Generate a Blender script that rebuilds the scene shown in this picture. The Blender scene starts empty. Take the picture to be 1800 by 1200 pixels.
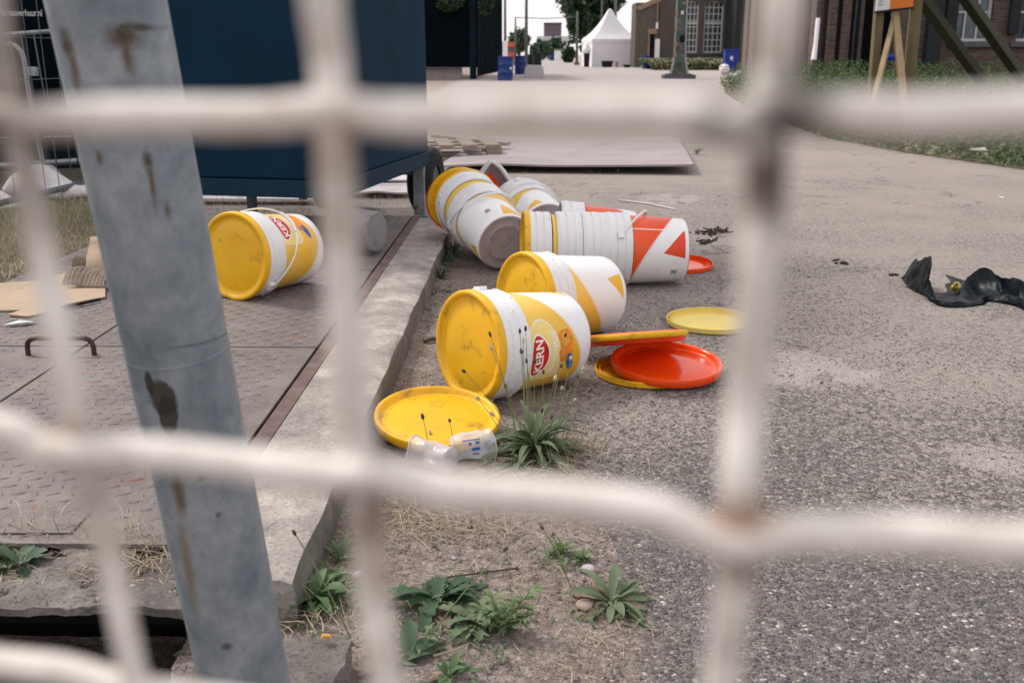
import bpy, math, random
import numpy as np
from mathutils import Vector, Matrix, noise as mn
C = bpy.context.scene.collection
R = math.radians
rng = random.Random(11)
nrng = np.random.default_rng(5)

# ------------------------------------------------------------------ camera
H = 0.95
PITCH = R(16.07)
FPX = 1750.0
sc = bpy.context.scene
cam_d = bpy.data.cameras.new('camera'); cam = bpy.data.objects.new('camera', cam_d); C.objects.link(cam)
cam.location = (0, 0, H); cam.rotation_euler = (R(90) - PITCH, 0, 0)
cam_d.lens = 35; cam_d.sensor_width = 36; cam_d.clip_start = 0.01; cam_d.clip_end = 4000
cam_d.dof.use_dof = True; cam_d.dof.focus_distance = 2.55; cam_d.dof.aperture_fstop = 7.6
sc.camera = cam
# ------------------------------------------------------------------ world and sun
w = bpy.data.worlds.new('World'); sc.world = w; w.use_nodes = True
nt = w.node_tree; bg = nt.nodes['Background']
sky = nt.nodes.new('ShaderNodeTexSky'); sky.sky_type = 'NISHITA'; sky.sun_disc = False
sky.sun_elevation = R(48); sky.sun_rotation = R(-55); sky.dust_density = 4.0; sky.air_density = 1.4
mx = nt.nodes.new('ShaderNodeMix'); mx.data_type = 'RGBA'; mx.inputs[0].default_value = 0.82
nt.links.new(sky.outputs[0], mx.inputs[6]); mx.inputs[7].default_value = (9.9, 9.5, 9.55, 1)
nt.links.new(mx.outputs[2], bg.inputs[0]); bg.inputs[1].default_value = 0.097
sd = bpy.data.lights.new('sun', 'SUN'); sd.energy = 2.1; sd.angle = R(11); sd.color = (1, .95, .88)
sun = bpy.data.objects.new('sun', sd); C.objects.link(sun)
_sd = Vector((-math.sin(R(55)) * math.cos(R(48)), math.cos(R(55)) * math.cos(R(48)), math.sin(R(48))))
sun.rotation_euler = _sd.to_track_quat('Z', 'Y').to_euler(); sun.location = (0, 0, 20)
sc.view_settings.view_transform = 'Standard'; sc.view_settings.look = 'None'
sc.view_settings.exposure = 0.38; sc.view_settings.gamma = 1.0
sc.cycles.use_denoising = True
sc.cycles.max_bounces = 7; sc.cycles.transparent_max_bounces = 12
sc.cycles.caustics_reflective = False; sc.cycles.caustics_refractive = False

# ------------------------------------------------------------------ helpers
SP, CP = math.sin(PITCH), math.cos(PITCH)
def ray(px, py):
    u = (px - 900) / FPX; v = (py - 600) / FPX
    return Vector((u, CP - v * SP, -SP - v * CP))
def T(px, py, t):                       # point at optical depth t
    return Vector((0, 0, H)) + ray(px, py) * t
def G(px, py, z=0.0):                   # point on the horizontal plane z
    d = ray(px, py); return T(px, py, (z - H) / d.z)
def D(px, py, Y):                       # point in the vertical plane Y
    d = ray(px, py); return T(px, py, Y / d.y)

def tag(o, label=None, cat=None, group=None, kind=None):
    if label: o['label'] = label
    if cat: o['category'] = cat
    if group: o['group'] = group
    if kind: o['kind'] = kind
    return o
def empty(name, loc=(0, 0, 0), label=None, cat=None, group=None, rz=0.0):
    o = bpy.data.objects.new(name, None); C.objects.link(o)
    o.location = loc; o.rotation_euler = (0, 0, rz); o.empty_display_size = .05
    return tag(o, label, cat, group)
class MB:
    def __init__(s): s.v = []; s.f = []; s.uv = {}; s.mi = []
    def add(s, vs, fs, mi=0):
        b = len(s.v); s.v += [tuple(v) for v in vs]
        for f in fs: s.f.append(tuple(i + b for i in f)); s.mi.append(mi)
        return b
    def box(s, x0, x1, y0, y1, z0, z1, M=None, mi=0):
        vs = [Vector((x, y, z)) for z in (z0, z1) for y in (y0, y1) for x in (x0, x1)]
        if M: vs = [M @ v for v in vs]
        s.add(vs, [(0, 2, 3, 1), (4, 5, 7, 6), (0, 1, 5, 4), (2, 6, 7, 3), (0, 4, 6, 2), (1, 3, 7, 5)], mi); return s
    def bar(s, a, b, wx, wz, mi=0, up=(0, 0, 1)):      # rectangular bar a->b
        a = Vector(a); b = Vector(b); d = (b - a); L = d.length; d.normalize()
        u = Vector(up); sx = d.cross(u)
        if sx.length < 1e-4: sx = d.cross(Vector((0, 1, 0)))
        sx.normalize(); sz = sx.cross(d)
        M = Matrix((sx, d, sz)).transposed().to_4x4(); M.translation = a
        return s.box(-wx / 2, wx / 2, 0, L, -wz / 2, wz / 2, M, mi)
    def tube(s, pts, r, n=10, cap=True, mi=0, closed=False, flat=1.0):
        pts = [Vector(p) for p in pts]; m = len(pts)
        rs = r if isinstance(r, (list, tuple)) else [r] * m
        ring = []; prev = None
        for i, p in enumerate(pts):
            if closed: d = pts[(i + 1) % m] - pts[i - 1]
            else: d = pts[min(i + 1, m - 1)] - pts[max(i - 1, 0)]
            d.normalize()
            if prev is None:
                a = Vector((0, 0, 1)) if abs(d.z) < .9 else Vector((1, 0, 0))
                e = (a - d * a.dot(d)).normalized()
            else: e = (prev - d * prev.dot(d)).normalized()
            prev = e; g = d.cross(e)
            ring.append([p + (e * math.cos(2 * math.pi * k / n) + g * math.sin(2 * math.pi * k / n) * flat) * rs[i] for k in range(n)])
        vs = [v for rr in ring for v in rr]; fs = []
        for i in range(m if closed else m - 1):
            j = (i + 1) % m
            for k in range(n):
                k2 = (k + 1) % n
                fs.append((i * n + k, i * n + k2, j * n + k2, j * n + k))
        if cap and not closed:
            fs.append(tuple(range(n))[::-1]); fs.append(tuple((m - 1) * n + k for k in range(n)))
        s.add(vs, fs, mi); return s
    def lathe(s, prof, n=48, M=None, mi=0, closed_top=False, closed_bot=False, uv=False):
        vs = []; fs = []
        for (r, z) in prof:
            for k in range(n):
                a = 2 * math.pi * k / n; vs.append(Vector((r * math.cos(a), r * math.sin(a), z)))
        for i in range(len(prof) - 1):
            for k in range(n):
                k2 = (k + 1) % n; fs.append((i * n + k, i * n + k2, (i + 1) * n + k2, (i + 1) * n + k))
                if uv:
                    s.uv[len(s.f) + len(fs) - 1] = [(k / n, prof[i][1]), ((k + 1) / n, prof[i][1]), ((k + 1) / n, prof[i + 1][1]), (k / n, prof[i + 1][1])]
        if closed_bot: fs.append(tuple(range(n))[::-1])
        if closed_top: fs.append(tuple((len(prof) - 1) * n + k for k in range(n)))
        if M: vs = [M @ v for v in vs]
        s.add(vs, fs, mi); return s
    def prism(s, poly, y0, y1, M=None, mi=0):          # polygon in xz, extruded in y
        n = len(poly)
        vs = [Vector((x, y0, z)) for x, z in poly] + [Vector((x, y1, z)) for x, z in poly]
        if M: vs = [M @ v for v in vs]
        fs = [tuple(range(n)), tuple(range(2 * n - 1, n - 1, -1))] + [(i, (i + 1) % n + 0, (i + 1) % n + n, i + n)[::-1] for i in range(n)]
        s.add(vs, fs, mi); return s
    def build(s, name, mat, parent=None, smooth=False, bevel=0, sub=0, solid=0, autos=None):
        me = bpy.data.meshes.new(name); me.from_pydata(s.v, [], s.f)
        mats = mat if isinstance(mat, (list, tuple)) else [mat]
        for m_ in mats: me.materials.append(m_)
        if len(mats) > 1: me.polygons.foreach_set('material_index', s.mi)
        if s.uv:
            ul = me.uv_layers.new(name='uv')
            for fi, uvs in s.uv.items():
                p = me.polygons[fi]
                for li, q in zip(p.loop_indices, uvs): ul.data[li].uv = q
        me.validate(); me.update()
        if smooth: me.polygons.foreach_set('use_smooth', [True] * len(me.polygons))
        o = bpy.data.objects.new(name, me); C.objects.link(o)
        if smooth and autos: me.set_sharp_from_angle(angle=R(autos))
        if parent: o.parent = parent
        if solid:
            q = o.modifiers.new('s', 'SOLIDIFY'); q.thickness = solid
        if bevel:
            q = o.modifiers.new('b', 'BEVEL'); q.width = bevel; q.segments = 2; q.limit_method = 'ANGLE'
        if sub:
            q = o.modifiers.new('u', 'SUBSURF'); q.levels = sub; q.render_levels = sub
        return o
def npmesh(name, V, F, mat, parent=None):
    me = bpy.data.meshes.new(name); me.from_pydata(V.tolist() if hasattr(V, 'tolist') else V, [], F.tolist() if hasattr(F, 'tolist') else F)
    for m_ in (mat if isinstance(mat, (list, tuple)) else [mat]): me.materials.append(m_)
    me.update(); o = bpy.data.objects.new(name, me); C.objects.link(o)
    if parent: o.parent = parent
    return o
def copy_tree(o, parent=None):
    c = o.copy(); C.objects.link(c); c.parent = parent
    for ch in o.children: copy_tree(ch, c)
    return c

# ------------------------------------------------------------------ materials
class N:
    def __init__(s, name):
        s.m = bpy.data.materials.new(name); s.m.use_nodes = True; s.t = s.m.node_tree
        s.b = s.t.nodes['Principled BSDF']; s.b.inputs['Specular IOR Level'].default_value = .4
        s.out = s.t.nodes['Material Output']
    def new(s, k, **kw):
        n = s.t.nodes.new(k)
        for a, v in kw.items(): setattr(n, a, v)
        return n
    def put(s, sock, v):
        if isinstance(v, bpy.types.NodeSocket): s.t.links.new(v, sock)
        elif isinstance(v, (tuple, list)) and len(v) == 3 and sock.type == 'RGBA': sock.default_value = (*v, 1)
        else: sock.default_value = v
    def math(s, op, a, b=0.0, c=0.0, clamp=False):
        n = s.new('ShaderNodeMath', operation=op, use_clamp=clamp)
        s.put(n.inputs[0], a); s.put(n.inputs[1], b); s.put(n.inputs[2], c); return n.outputs[0]
    def mix(s, f, a, b):
        n = s.new('ShaderNodeMix', data_type='RGBA')
        s.put(n.inputs[0], f); s.put(n.inputs[6], a); s.put(n.inputs[7], b); return n.outputs[2]
    def co(s, kind='Object', scale=(1, 1, 1), loc=(0, 0, 0)):
        if kind == 'World':
            o = s.new('ShaderNodeNewGeometry').outputs['Position']
        else: o = s.new('ShaderNodeTexCoord').outputs[kind]
        mp = s.new('ShaderNodeMapping'); s.put(mp.inputs[0], o); mp.inputs['Scale'].default_value = scale; mp.inputs['Location'].default_value = loc
        return mp.outputs[0]
    def noise(s, co, scale, detail=4, rough=.55, dist=0):
        n = s.new('ShaderNodeTexNoise'); s.put(n.inputs['Vector'], co); n.inputs['Scale'].default_value = scale
        n.inputs['Detail'].default_value = detail; n.inputs['Roughness'].default_value = rough; n.inputs['Distortion'].default_value = dist
        return n.outputs[0]
    def vor(s, co, scale, feat='F1', rand=1.0):
        n = s.new('ShaderNodeTexVoronoi', feature=feat); s.put(n.inputs['Vector'], co); n.inputs['Scale'].default_value = scale
        n.inputs['Randomness'].default_value = rand; return n
    def ramp(s, f, *st, interp='LINEAR'):
        n = s.new('ShaderNodeValToRGB'); s.put(n.inputs[0], f); cr = n.color_ramp; cr.interpolation = interp
        while len(cr.elements) < len(st): cr.elements.new(.5)
        for e, (p, c) in zip(cr.elements, st):
            e.position = p; e.color = (*c, 1) if isinstance(c, (tuple, list)) else (c, c, c, 1)
        return n.outputs[0]
    def step(s, v, a, b):
        n = s.new('ShaderNodeMapRange'); n.clamp = True; s.put(n.inputs[0], v); s.put(n.inputs[1], a); s.put(n.inputs[2], b)
        return n.outputs[0]
    def bump(s, h, d=.01, st=1.0):
        n = s.new('ShaderNodeBump'); s.put(n.inputs['Height'], h); n.inputs['Distance'].default_value = d; n.inputs['Strength'].default_value = st
        s.t.links.new(n.outputs[0], s.b.inputs['Normal']); return n
    def sep(s, co):
        n = s.new('ShaderNodeSeparateXYZ'); s.put(n.inputs[0], co); return n.outputs
    def comb(s, x, y, z):
        n = s.new('ShaderNodeCombineXYZ'); s.put(n.inputs[0], x); s.put(n.inputs[1], y); s.put(n.inputs[2], z); return n.outputs[0]
    def fin(s, col, rough=.6, metal=0.0):
        s.put(s.b.inputs['Base Color'], col); s.put(s.b.inputs['Roughness'], rough); s.put(s.b.inputs['Metallic'], metal); return s.m
def simple(name, c, rough=.6, metal=0.0, var=.25, sc_=8, bump=0.0, bsc=None, dirt=None, dthr=(.55, .7), dsc=5, spec=None):
    n = N(name); co = n.co()
    n.b.inputs['Specular IOR Level'].default_value = spec if spec is not None else (.3 if rough < .6 else .15)
    f = n.noise(co, sc_, 5)
    c1 = tuple(x * (1 - var) for x in c); c2 = tuple(min(1, x * (1 + var)) for x in c)
    col = n.ramp(f, (.3, c1), (.7, c2))
    if dirt: col = n.mix(n.step(n.noise(n.co(loc=(3, 1, 7)), dsc, 8, .65), *dthr), col, dirt)
    if bump: n.bump(n.noise(co, bsc or sc_ * 4, 6, .6), bump)
    return n.fin(col, rough, metal)

M = {}
def dirty_plastic(name, c, rough=.32, dirt=(.16, .10, .05), amt=(.60, .68)):
    n = N(name); oi = n.new('ShaderNodeObjectInfo')
    co = n.co(); add = n.new('ShaderNodeVectorMath', operation='ADD'); n.put(add.inputs[0], co)
    cc = n.comb(n.math('MULTIPLY', oi.outputs['Random'], 37.0), n.math('MULTIPLY', oi.outputs['Random'], 11.0), 0.0); n.put(add.inputs[1], cc)
    v = add.outputs[0]
    f1 = n.noise(v, 16, 8, .7, .3); f2 = n.noise(v, 5, 4, .6)
    mp = n.new('ShaderNodeMapping'); n.put(mp.inputs[0], v); mp.inputs['Scale'].default_value = (1, 9, 1); mp.inputs['Rotation'].default_value = (0, 0, .6)
    f3 = n.noise(mp.outputs[0], 9, 7, .7)
    base = n.ramp(f2, (.3, tuple(x * .86 for x in c)), (.7, c))
    col = n.mix(n.math('MULTIPLY', n.step(f1, *amt), .75), base, dirt)
    col = n.mix(n.math('MULTIPLY', n.step(f3, .66, .72), .6), col, tuple(x * .5 for x in dirt))
    n.bump(f1, .0006, .5)
    return n.fin(col, n.ramp(f2, (.3, rough * .8), (.7, rough * 1.5)))
M['white'] = dirty_plastic('white_plastic', (.80, .80, .81), .35, (.42, .36, .32), (.64, .80))
M['yellow'] = dirty_plastic('yellow_plastic', (.84, .46, .010), .36, (.20, .11, .02), (.55, .70))
M['orange'] = dirty_plastic('orange_plastic', (.88, .075, .006), .16, (.25, .05, .03), (.68, .8))
M['base'] = dirty_plastic('bucket_base_plastic', (.44, .36, .37), .5, (.2, .15, .14), (.5, .7))
M['greyplastic'] = dirty_plastic('grey_plastic', (.25, .24, .25), .5, (.12, .1, .1), (.5, .7))
M['dustyyellow'] = dirty_plastic('dusty_yellow_plastic', (.80, .62, .16), .5, (.35, .3, .15), (.62, .7))

def label_mat(name, lab, tri, dark, line=None):
    n = N(name)
    uv = n.new('ShaderNodeTexCoord').outputs['UV']; x, y, _ = n.sep(uv)
    th = n.math('MULTIPLY', x, 2 * math.pi)
    s_ = n.math('SUBTRACT', .345, y)                       # distance from the rim
    sb = n.math('SUBTRACT', .21, n.math('MULTIPLY', n.math('SINE', n.math('ADD', th, R(30))), .10))
    zz = n.math('MULTIPLY', n.math('PINGPONG', n.math('MULTIPLY', x, 90.0), .5), .014)
    d = n.math('SUBTRACT', n.math('ADD', sb, zz), s_)
    reg = n.math('GREATER_THAN', d, .004)
    # a row of dots outside the serrated edge
    dots = n.math('MULTIPLY', n.math('GREATER_THAN', n.math('PINGPONG', n.math('ADD', n.math('MULTIPLY', x, 90.0), .5), .5), .30),
                  n.math('COMPARE', d, -.0035, .0016))
    reg = n.math('MAXIMUM', reg, n.math('MULTIPLY', dots, .7))
    for t0, a, k in tri:
        dt = n.math('WRAP', n.math('SUBTRACT', th, R(t0)), math.pi, -math.pi)
        slope = n.math('MAXIMUM', n.math('MULTIPLY', dt, k[0]), n.math('MULTIPLY', dt, -k[1]))
        reg = n.math('MAXIMUM', reg, n.math('GREATER_THAN', n.math('SUBTRACT', s_, n.math('ADD', slope, a)), 0.0))
    if line is not None: reg = n.math('MULTIPLY', reg, n.math('SUBTRACT', 1.0, n.math('COMPARE', th, R(line), .014)))
    reg = n.math('MULTIPLY', reg, n.math('LESS_THAN', s_, .328))
    co = n.co(); f = n.noise(co, 14, 8, .7)
    lc = n.mix(n.step(s_, .10, .30), lab, dark)
    wc = n.mix(n.math('MULTIPLY', n.step(f, .62, .8), .5), (.80, .80, .81), (.45, .40, .36))
    col = n.mix(reg, wc, lc)
    col = n.mix(n.math('MULTIPLY', n.step(n.noise(n.co(loc=(5, 5, 5)), 30, 6, .7), .66, .74), .5), col, (.2, .15, .1))
    return n.fin(col, .33)
TRI = [(15, .262, (.5, .12)), (122, .235, (.12, .6))]
M['lab_y'] = label_mat('yellow_label_print', (.84, .56, .10), TRI, (.80, .42, .02))
M['lab_o'] = label_mat('orange_label_print', (.82, .10, .02), TRI, (.70, .05, .01), 165)
M['red'] = simple('red_print', (.55, .015, .01), .3, var=.4, sc_=25)
M['red_o'] = simple('orange_red_ink', (.75, .07, .02), .3, var=.1)
M['print_white'] = simple('white_print', (.85, .84, .82), .35, var=.03)
M['print_pale'] = simple('pale_yellow_print', (.86, .66, .22), .35, var=.05)
M['print_food'] = simple('orange_food_print', (.85, .26, .02), .35, var=.3, sc_=40)
M['print_food2'] = simple('golden_food_print', (.88, .42, .05), .35, var=.2, sc_=40)
M['print_blue'] = simple('blue_print', (.02, .10, .36), .35, var=.05)
M['ink'] = simple('grey_ink', (.12, .12, .14), .5, var=.05)

def mk_ground():
    n = N('ground_asphalt_and_soil'); p = n.co('World'); x, y, z = n.sep(p)
    # asphalt: stones in a dusty binder
    wob = n.noise(p, 3.0, 5, .6)
    v = n.vor(p, 128); vd = n.vor(p, 128, 'DISTANCE_TO_EDGE')
    cell = n.sep(v.outputs['Color'])
    stone = n.ramp(cell[0], (0.0, (.030, .032, .040)), (.45, (.080, .078, .084)), (.82, (.16, .145, .14)), (.96, (.24, .225, .22)), (1.0, (.5, .48, .46)))
    gap = n.step(vd.outputs[0], .0, .16)
    fine = n.noise(p, 260, 3, .7)
    dust = n.mix(fine, (.23, .193, .172), (.44, .380, .348))
    # more dust away from the clean patch at the right foreground
    clean = n.math('ADD', n.math('MULTIPLY', n.step(y, 1.2, 3.0), .50), n.math('MULTIPLY', n.step(y, 3.0, 9.0), .28))
    patch = n.step(n.noise(p, 1.1, 6, .62), .42, .62)
    cov = n.math('ADD', clean, n.math('MULTIPLY', patch, .28))
    cov = n.math('ADD', cov, n.math('MULTIPLY', n.math('SUBTRACT', n.noise(p, 40, 4, .7), .5), 1.5), clamp=True)
    covered = n.math('MULTIPLY', n.math('SUBTRACT', 1.0, gap), .9)
    covf = n.math('MAXIMUM', covered, n.step(n.math('SUBTRACT', cov, n.math('MULTIPLY', cell[1], .55)), .05, .45))
    asp = n.mix(covf, stone, dust)
    # pale far road surface
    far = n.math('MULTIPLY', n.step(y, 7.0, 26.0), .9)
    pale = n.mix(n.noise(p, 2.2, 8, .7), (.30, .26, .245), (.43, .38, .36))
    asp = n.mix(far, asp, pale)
    # dry light puddle marks
    for (px, py, r) in [(1430, 640, .14), (1500, 660, .08), (1740, 805, .11), (1380, 660, .1), (1180, 350, .25)]:
        c = G(px, py)
        dd = n.new('ShaderNodeVectorMath', operation='DISTANCE'); n.put(dd.inputs[0], p); dd.inputs[1].default_value = (c.x, c.y, 0)
        m_ = n.step(n.math('ADD', dd.outputs['Value'], n.math('MULTIPLY', n.math('SUBTRACT', n.noise(p, 9, 6, .7), .5), r * 2.4)), r * 1.1, r * .75)
        asp = n.mix(n.math('MULTIPLY', m_, .75), asp, (.42, .36, .34))
    wc_ = n.new('ShaderNodeVectorMath', operation='ADD'); n.put(wc_.inputs[0], p); ns_ = n.new('ShaderNodeTexNoise'); n.put(ns_.inputs[0], p); ns_.inputs['Scale'].default_value = 3.0; ns_.inputs['Detail'].default_value = 6; n.put(wc_.inputs[1], ns_.outputs[1])
    ck = n.vor(wc_.outputs[0], .55, 'DISTANCE_TO_EDGE'); asp = n.mix(n.math('MULTIPLY', n.step(ck.outputs[0], .006, .0015), .7), asp, (.07, .06, .055))
    asp = n.mix(n.math('MULTIPLY', n.step(n.noise(n.co('World', loc=(7, 2, 0)), 1.7, 7, .68), .60, .72), .5), asp, (.10, .085, .08))
    # soil between kerb and asphalt
    s1 = n.noise(p, 55, 8, .75); s2 = n.noise(p, 6, 5, .6)
    pv = n.vor(p, 170); pc = n.sep(pv.outputs['Color'])
    soil = n.ramp(s1, (.30, (.07, .052, .044)), (.5, (.25, .20, .18)), (.70, (.43, .365, .335)))
    soil = n.mix(n.step(s2, .45, .75), soil, (.16, .115, .09))
    soil = n.mix(n.math('MULTIPLY', n.math('GREATER_THAN', pc[0], .93), n.step(pv.outputs['Distance'], .45, .3)), soil, (.42, .38, .36))
    edge = n.math('SUBTRACT', .20, n.math('MULTIPLY', n.step(y, 2.2, 4.6), .42))
    e = n.math('ADD', n.math('SUBTRACT', x, edge), n.math('MULTIPLY', n.math('SUBTRACT', n.noise(p, 2.6, 6, .65), .5), .36))
    e = n.math('ADD', e, n.math('MULTIPLY', n.math('SUBTRACT', n.noise(p, 45, 3, .6), .5), .10))
    sf = n.step(e, .035, -.035)
    lft = n.step(x, -1.8, -2.2)
    sf = n.math('MULTIPLY', sf, n.math('MAXIMUM', n.step(y, 6.4, 5.6), lft))
    # the verge soil at the right
    col = n.mix(sf, asp, soil)
    hgt = n.math('ADD', n.math('MULTIPLY', n.mix(sf, n.math('MULTIPLY', gap, .5), s1), .5), n.math('MULTIPLY', n.math('SUBTRACT', 1.0, covf), n.math('MULTIPLY', cell[2], .5)))
    n.bump(hgt, .008, 1.0)
    return n.fin(col, .88)
M['ground'] = mk_ground()
M['soil'] = simple('verge_soil', (.11, .095, .065), .95, var=.45, sc_=9, bump=.02)
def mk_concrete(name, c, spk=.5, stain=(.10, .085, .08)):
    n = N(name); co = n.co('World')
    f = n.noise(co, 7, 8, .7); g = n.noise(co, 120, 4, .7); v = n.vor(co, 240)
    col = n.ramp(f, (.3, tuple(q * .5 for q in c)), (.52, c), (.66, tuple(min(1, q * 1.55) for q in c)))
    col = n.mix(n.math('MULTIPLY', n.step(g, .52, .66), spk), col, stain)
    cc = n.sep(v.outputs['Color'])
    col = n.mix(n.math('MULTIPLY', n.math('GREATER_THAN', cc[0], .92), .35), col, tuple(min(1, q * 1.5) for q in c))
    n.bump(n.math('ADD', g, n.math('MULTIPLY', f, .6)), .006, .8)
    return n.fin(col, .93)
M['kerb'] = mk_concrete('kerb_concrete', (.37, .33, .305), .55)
M['kerb_side'] = mk_concrete('shade_and_soil_kerb_face', (.15, .135, .12), .7)  # kerb side darkened: its shade painted into the colour, with soil stain
M['rubble'] = mk_concrete('rough_concrete', (.17, .15, .14), .85, (.05, .042, .038))
def mk_plate():
    n = N('rusted_tread_steel'); co = n.co('World')
    f = n.noise(co, 5, 8, .68); g = n.noise(co, 60, 6, .7)
    col = n.ramp(f, (.28, (.095, .075, .078)), (.5, (.155, .132, .128)), (.75, (.225, .192, .18)))
    col = n.mix(n.step(n.noise(n.co('World', loc=(2, 4, 1)), 9, 8, .7), .60, .72), col, (.19, .085, .062))
    col = n.mix(n.math('MULTIPLY', n.step(g, .52, .70), .5), col, (.30, .25, .235))
    n.bump(g, .0012, .7)
    return n.fin(col, .62, .1)
M['plate'] = mk_plate()
M['angle'] = simple('rusty_angle_iron', (.15, .105, .10), .7, var=.35, sc_=14, bump=.002, dirt=(.22, .10, .07), dthr=(.58, .7), dsc=14)
M['pit_shade'] = simple('shade_darkened_earth', (.010, .010, .010), .95, var=.4, sc_=20, spec=.04)  # near-black earth: shade of the hollow painted into the colour
M['black'] = simple('black_gap', (.012, .012, .014), .9, spec=.04)
def mk_post():
    n = N('galvanised_steel_pole'); p = n.co('World'); x, y, z = n.sep(p)
    f = n.noise(n.co('World', (1, 1, .8)), 13, 8, .68, .15); g = n.noise(p, 55, 5, .6)
    col = n.ramp(f, (.32, (.13, .17, .20)), (.5, (.235, .265, .295)), (.68, (.36, .385, .415)))
    col = n.mix(n.math('MULTIPLY', n.step(g, .58, .7), .35), col, (.14, .17, .21))
    st = n.noise(n.co('World', (22, 22, 2.4)), 1.0, 5, .6)
    col = n.mix(n.math('MULTIPLY', n.step(st, .64, .80), .16), col, (.26, .19, .13))
    wr = n.math('MULTIPLY', n.math('SUBTRACT', n.noise(p, 62, 8, .75), .5), 1.7)
    def spot(px, py, t, rx, rz, c, k=1.0):
        nonlocal col
        P = T(px, py, t)
        dx = n.math('DIVIDE', n.math('SUBTRACT', x, P.x), rx); dz = n.math('DIVIDE', n.math('SUBTRACT', z, P.z), rz)
        q = n.math('ADD', n.math('SQRT', n.math('ADD', n.math('MULTIPLY', dx, dx), n.math('MULTIPLY', dz, dz))), n.math('MULTIPLY', wr, k))
        m_ = n.step(q, 1.25 if k > .6 else 1.05, .25 if k > .6 else .85); col = n.mix(n.math('MULTIPLY', m_, .9), col, c)
    rust = (.105, .075, .048); dk = (.055, .045, .03)
    spot(200, 95, .93, .006, .024, rust); spot(198, 66, .93, .016, .014, rust); spot(222, 47, .93, .014, .004, dk); spot(196, 62, .93, .009, .010, dk)
    spot(118, 115, .95, .006, .03, rust); spot(108, 78, .95, .007, .016, dk)
    spot(240, 330, .97, .003, .030, rust); spot(237, 288, .97, .005, .012, dk); spot(258, 385, .97, .003, .010, rust); spot(162, 280, .98, .004, .008, rust)
    spot(262, 722, 1.06, .016, .022, (.035, .028, .018), .5); spot(274, 752, 1.07, .012, .024, (.030, .026, .018), .5); spot(241, 692, 1.06, .005, .014, (.03, .026, .018), .5)
    spot(300, 890, 1.12, .008, .035, (.12, .085, .055)); spot(334, 870, 1.1, .006, .004, dk); spot(362, 938, 1.12, .004, .005, dk)
    spot(392, 1148, 1.22, .008, .006, dk); spot(320, 1010, 1.17, .008, .07, (.20, .15, .11)); spot(318, 640, 1.02, .05, .002, (.12, .14, .17))
    n.bump(f, .002, .5)
    return n.fin(col, .5, .2)
M['post'] = mk_post()
def mk_wire():
    n = N('white_painted_wire'); p = n.co('World')
    f = n.noise(p, 70, 6, .65); g = n.noise(n.co('World', loc=(9, 3, 1)), 38, 6, .7)
    col = n.ramp(f, (.3, (.54, .485, .435)), (.6, (.77, .72, .68)))
    col = n.mix(n.math('MULTIPLY', n.step(g, .56, .72), .7), col, (.36, .24, .15))
    x, y, z = n.sep(p)
    for (px, py, r, c, a) in [(1392, 208, .0060, (.030, .022, .018), 1.0), (1260, 228, .0048, (.035, .025, .02), 1.0), (1352, 325, .0048, (.09, .065, .05), .9),  # dark knots: crease shading at the crimps, painted in
                     (1305, 885, .005, (.36, .17, .07), .9), (662, 880, .006, (.16, .09, .07), .9), (590, 245, .004, (.30, .18, .10), .7), (470, 245, .004, (.36, .24, .14), .6),
                     (125, 770, .004, (.36, .24, .14), .6), (12, 90, .016, (.30, .26, .24), .7), (38, 290, .010, (.30, .26, .24), .6), (30, 205, .006, (.16, .12, .09), .9), (1300, 990, .004, (.2, .14, .11), .8), (155, 850, .005, (.2, .15, .12), .8)]:  # grey-brown spots at far left: shade painted on that wire
        P = T(px, py, FT(px, py))
        dd = n.new('ShaderNodeVectorMath', operation='DISTANCE'); n.put(dd.inputs[0], p); dd.inputs[1].default_value = P
        m_ = n.step(n.math('ADD', dd.outputs['Value'], n.math('MULTIPLY', n.math('SUBTRACT', f, .5), r * 1.2)), r * 1.45, r * .6)
        col = n.mix(n.math('MULTIPLY', m_, a), col, c)
    n.bump(g, .0006, .4)
    return n.fin(col, .55)
F0 = .150
def FT(px, py):                                            # optical depth of the vertical fence plane
    u = (px - 900) / FPX; v = (py - 600) / FPX
    return F0 / (1 + .27 * u - .288 * v)
M['wire'] = mk_wire()
M['bluecont'] = simple('dark_blue_painted_steel', (.0045, .024, .050), .6, var=.2, sc_=3, bump=.002, dirt=(.008, .035, .065), dthr=(.6, .8), dsc=4, spec=.07)
M['bluerail'] = simple('blue_grey_steel_rail', (.006, .028, .052), .6, var=.15, sc_=5)
M['galv'] = simple('galvanised_tube', (.30, .31, .33), .42, .55, var=.2, sc_=14)
M['darkgalv'] = simple('dark_tube', (.09, .11, .14), .45, .4, var=.2, sc_=14)
M['tyre'] = simple('black_rubber', (.014, .015, .018), .7, var=.3, sc_=20)
M['darkwall'] = simple('near_black_sheet', (.0015, .0045, .007), .8, var=.3, sc_=2, spec=.04)
M['darkslat'] = simple('dark_blue_grey_slats', (.006, .014, .020), .7, var=.35, sc_=2, spec=.04)
M['sheet'] = simple('grey_plywood_sheet', (.31, .27, .275), .75, var=.14, sc_=2.2, bump=.003, dirt=(.25, .2, .18), dthr=(.58, .75), dsc=3)
M['whitesheet'] = simple('white_board', (.62, .58, .59), .7, var=.12, sc_=3, dirt=(.4, .35, .3), dsc=3)
def mk_wood(name, c, sc_=(30, 30, 2)):
    n = N(name); f = n.noise(n.co(scale=sc_), 1.0, 6, .6, .5); g = n.noise(n.co(), 3, 4)
    col = n.ramp(f, (.3, tuple(q * .6 for q in c)), (.7, c)); col = n.mix(n.math('MULTIPLY', n.step(g, .5, .7), .3), col, tuple(q * .5 for q in c))
    n.bump(f, .002, .5); return n.fin(col, .75)
M['wood'] = mk_wood('weathered_timber', (.30, .25, .19)); M['wood_h'] = mk_wood('weathered_boards', (.36, .31, .25), (3, 30, 30))
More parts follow.
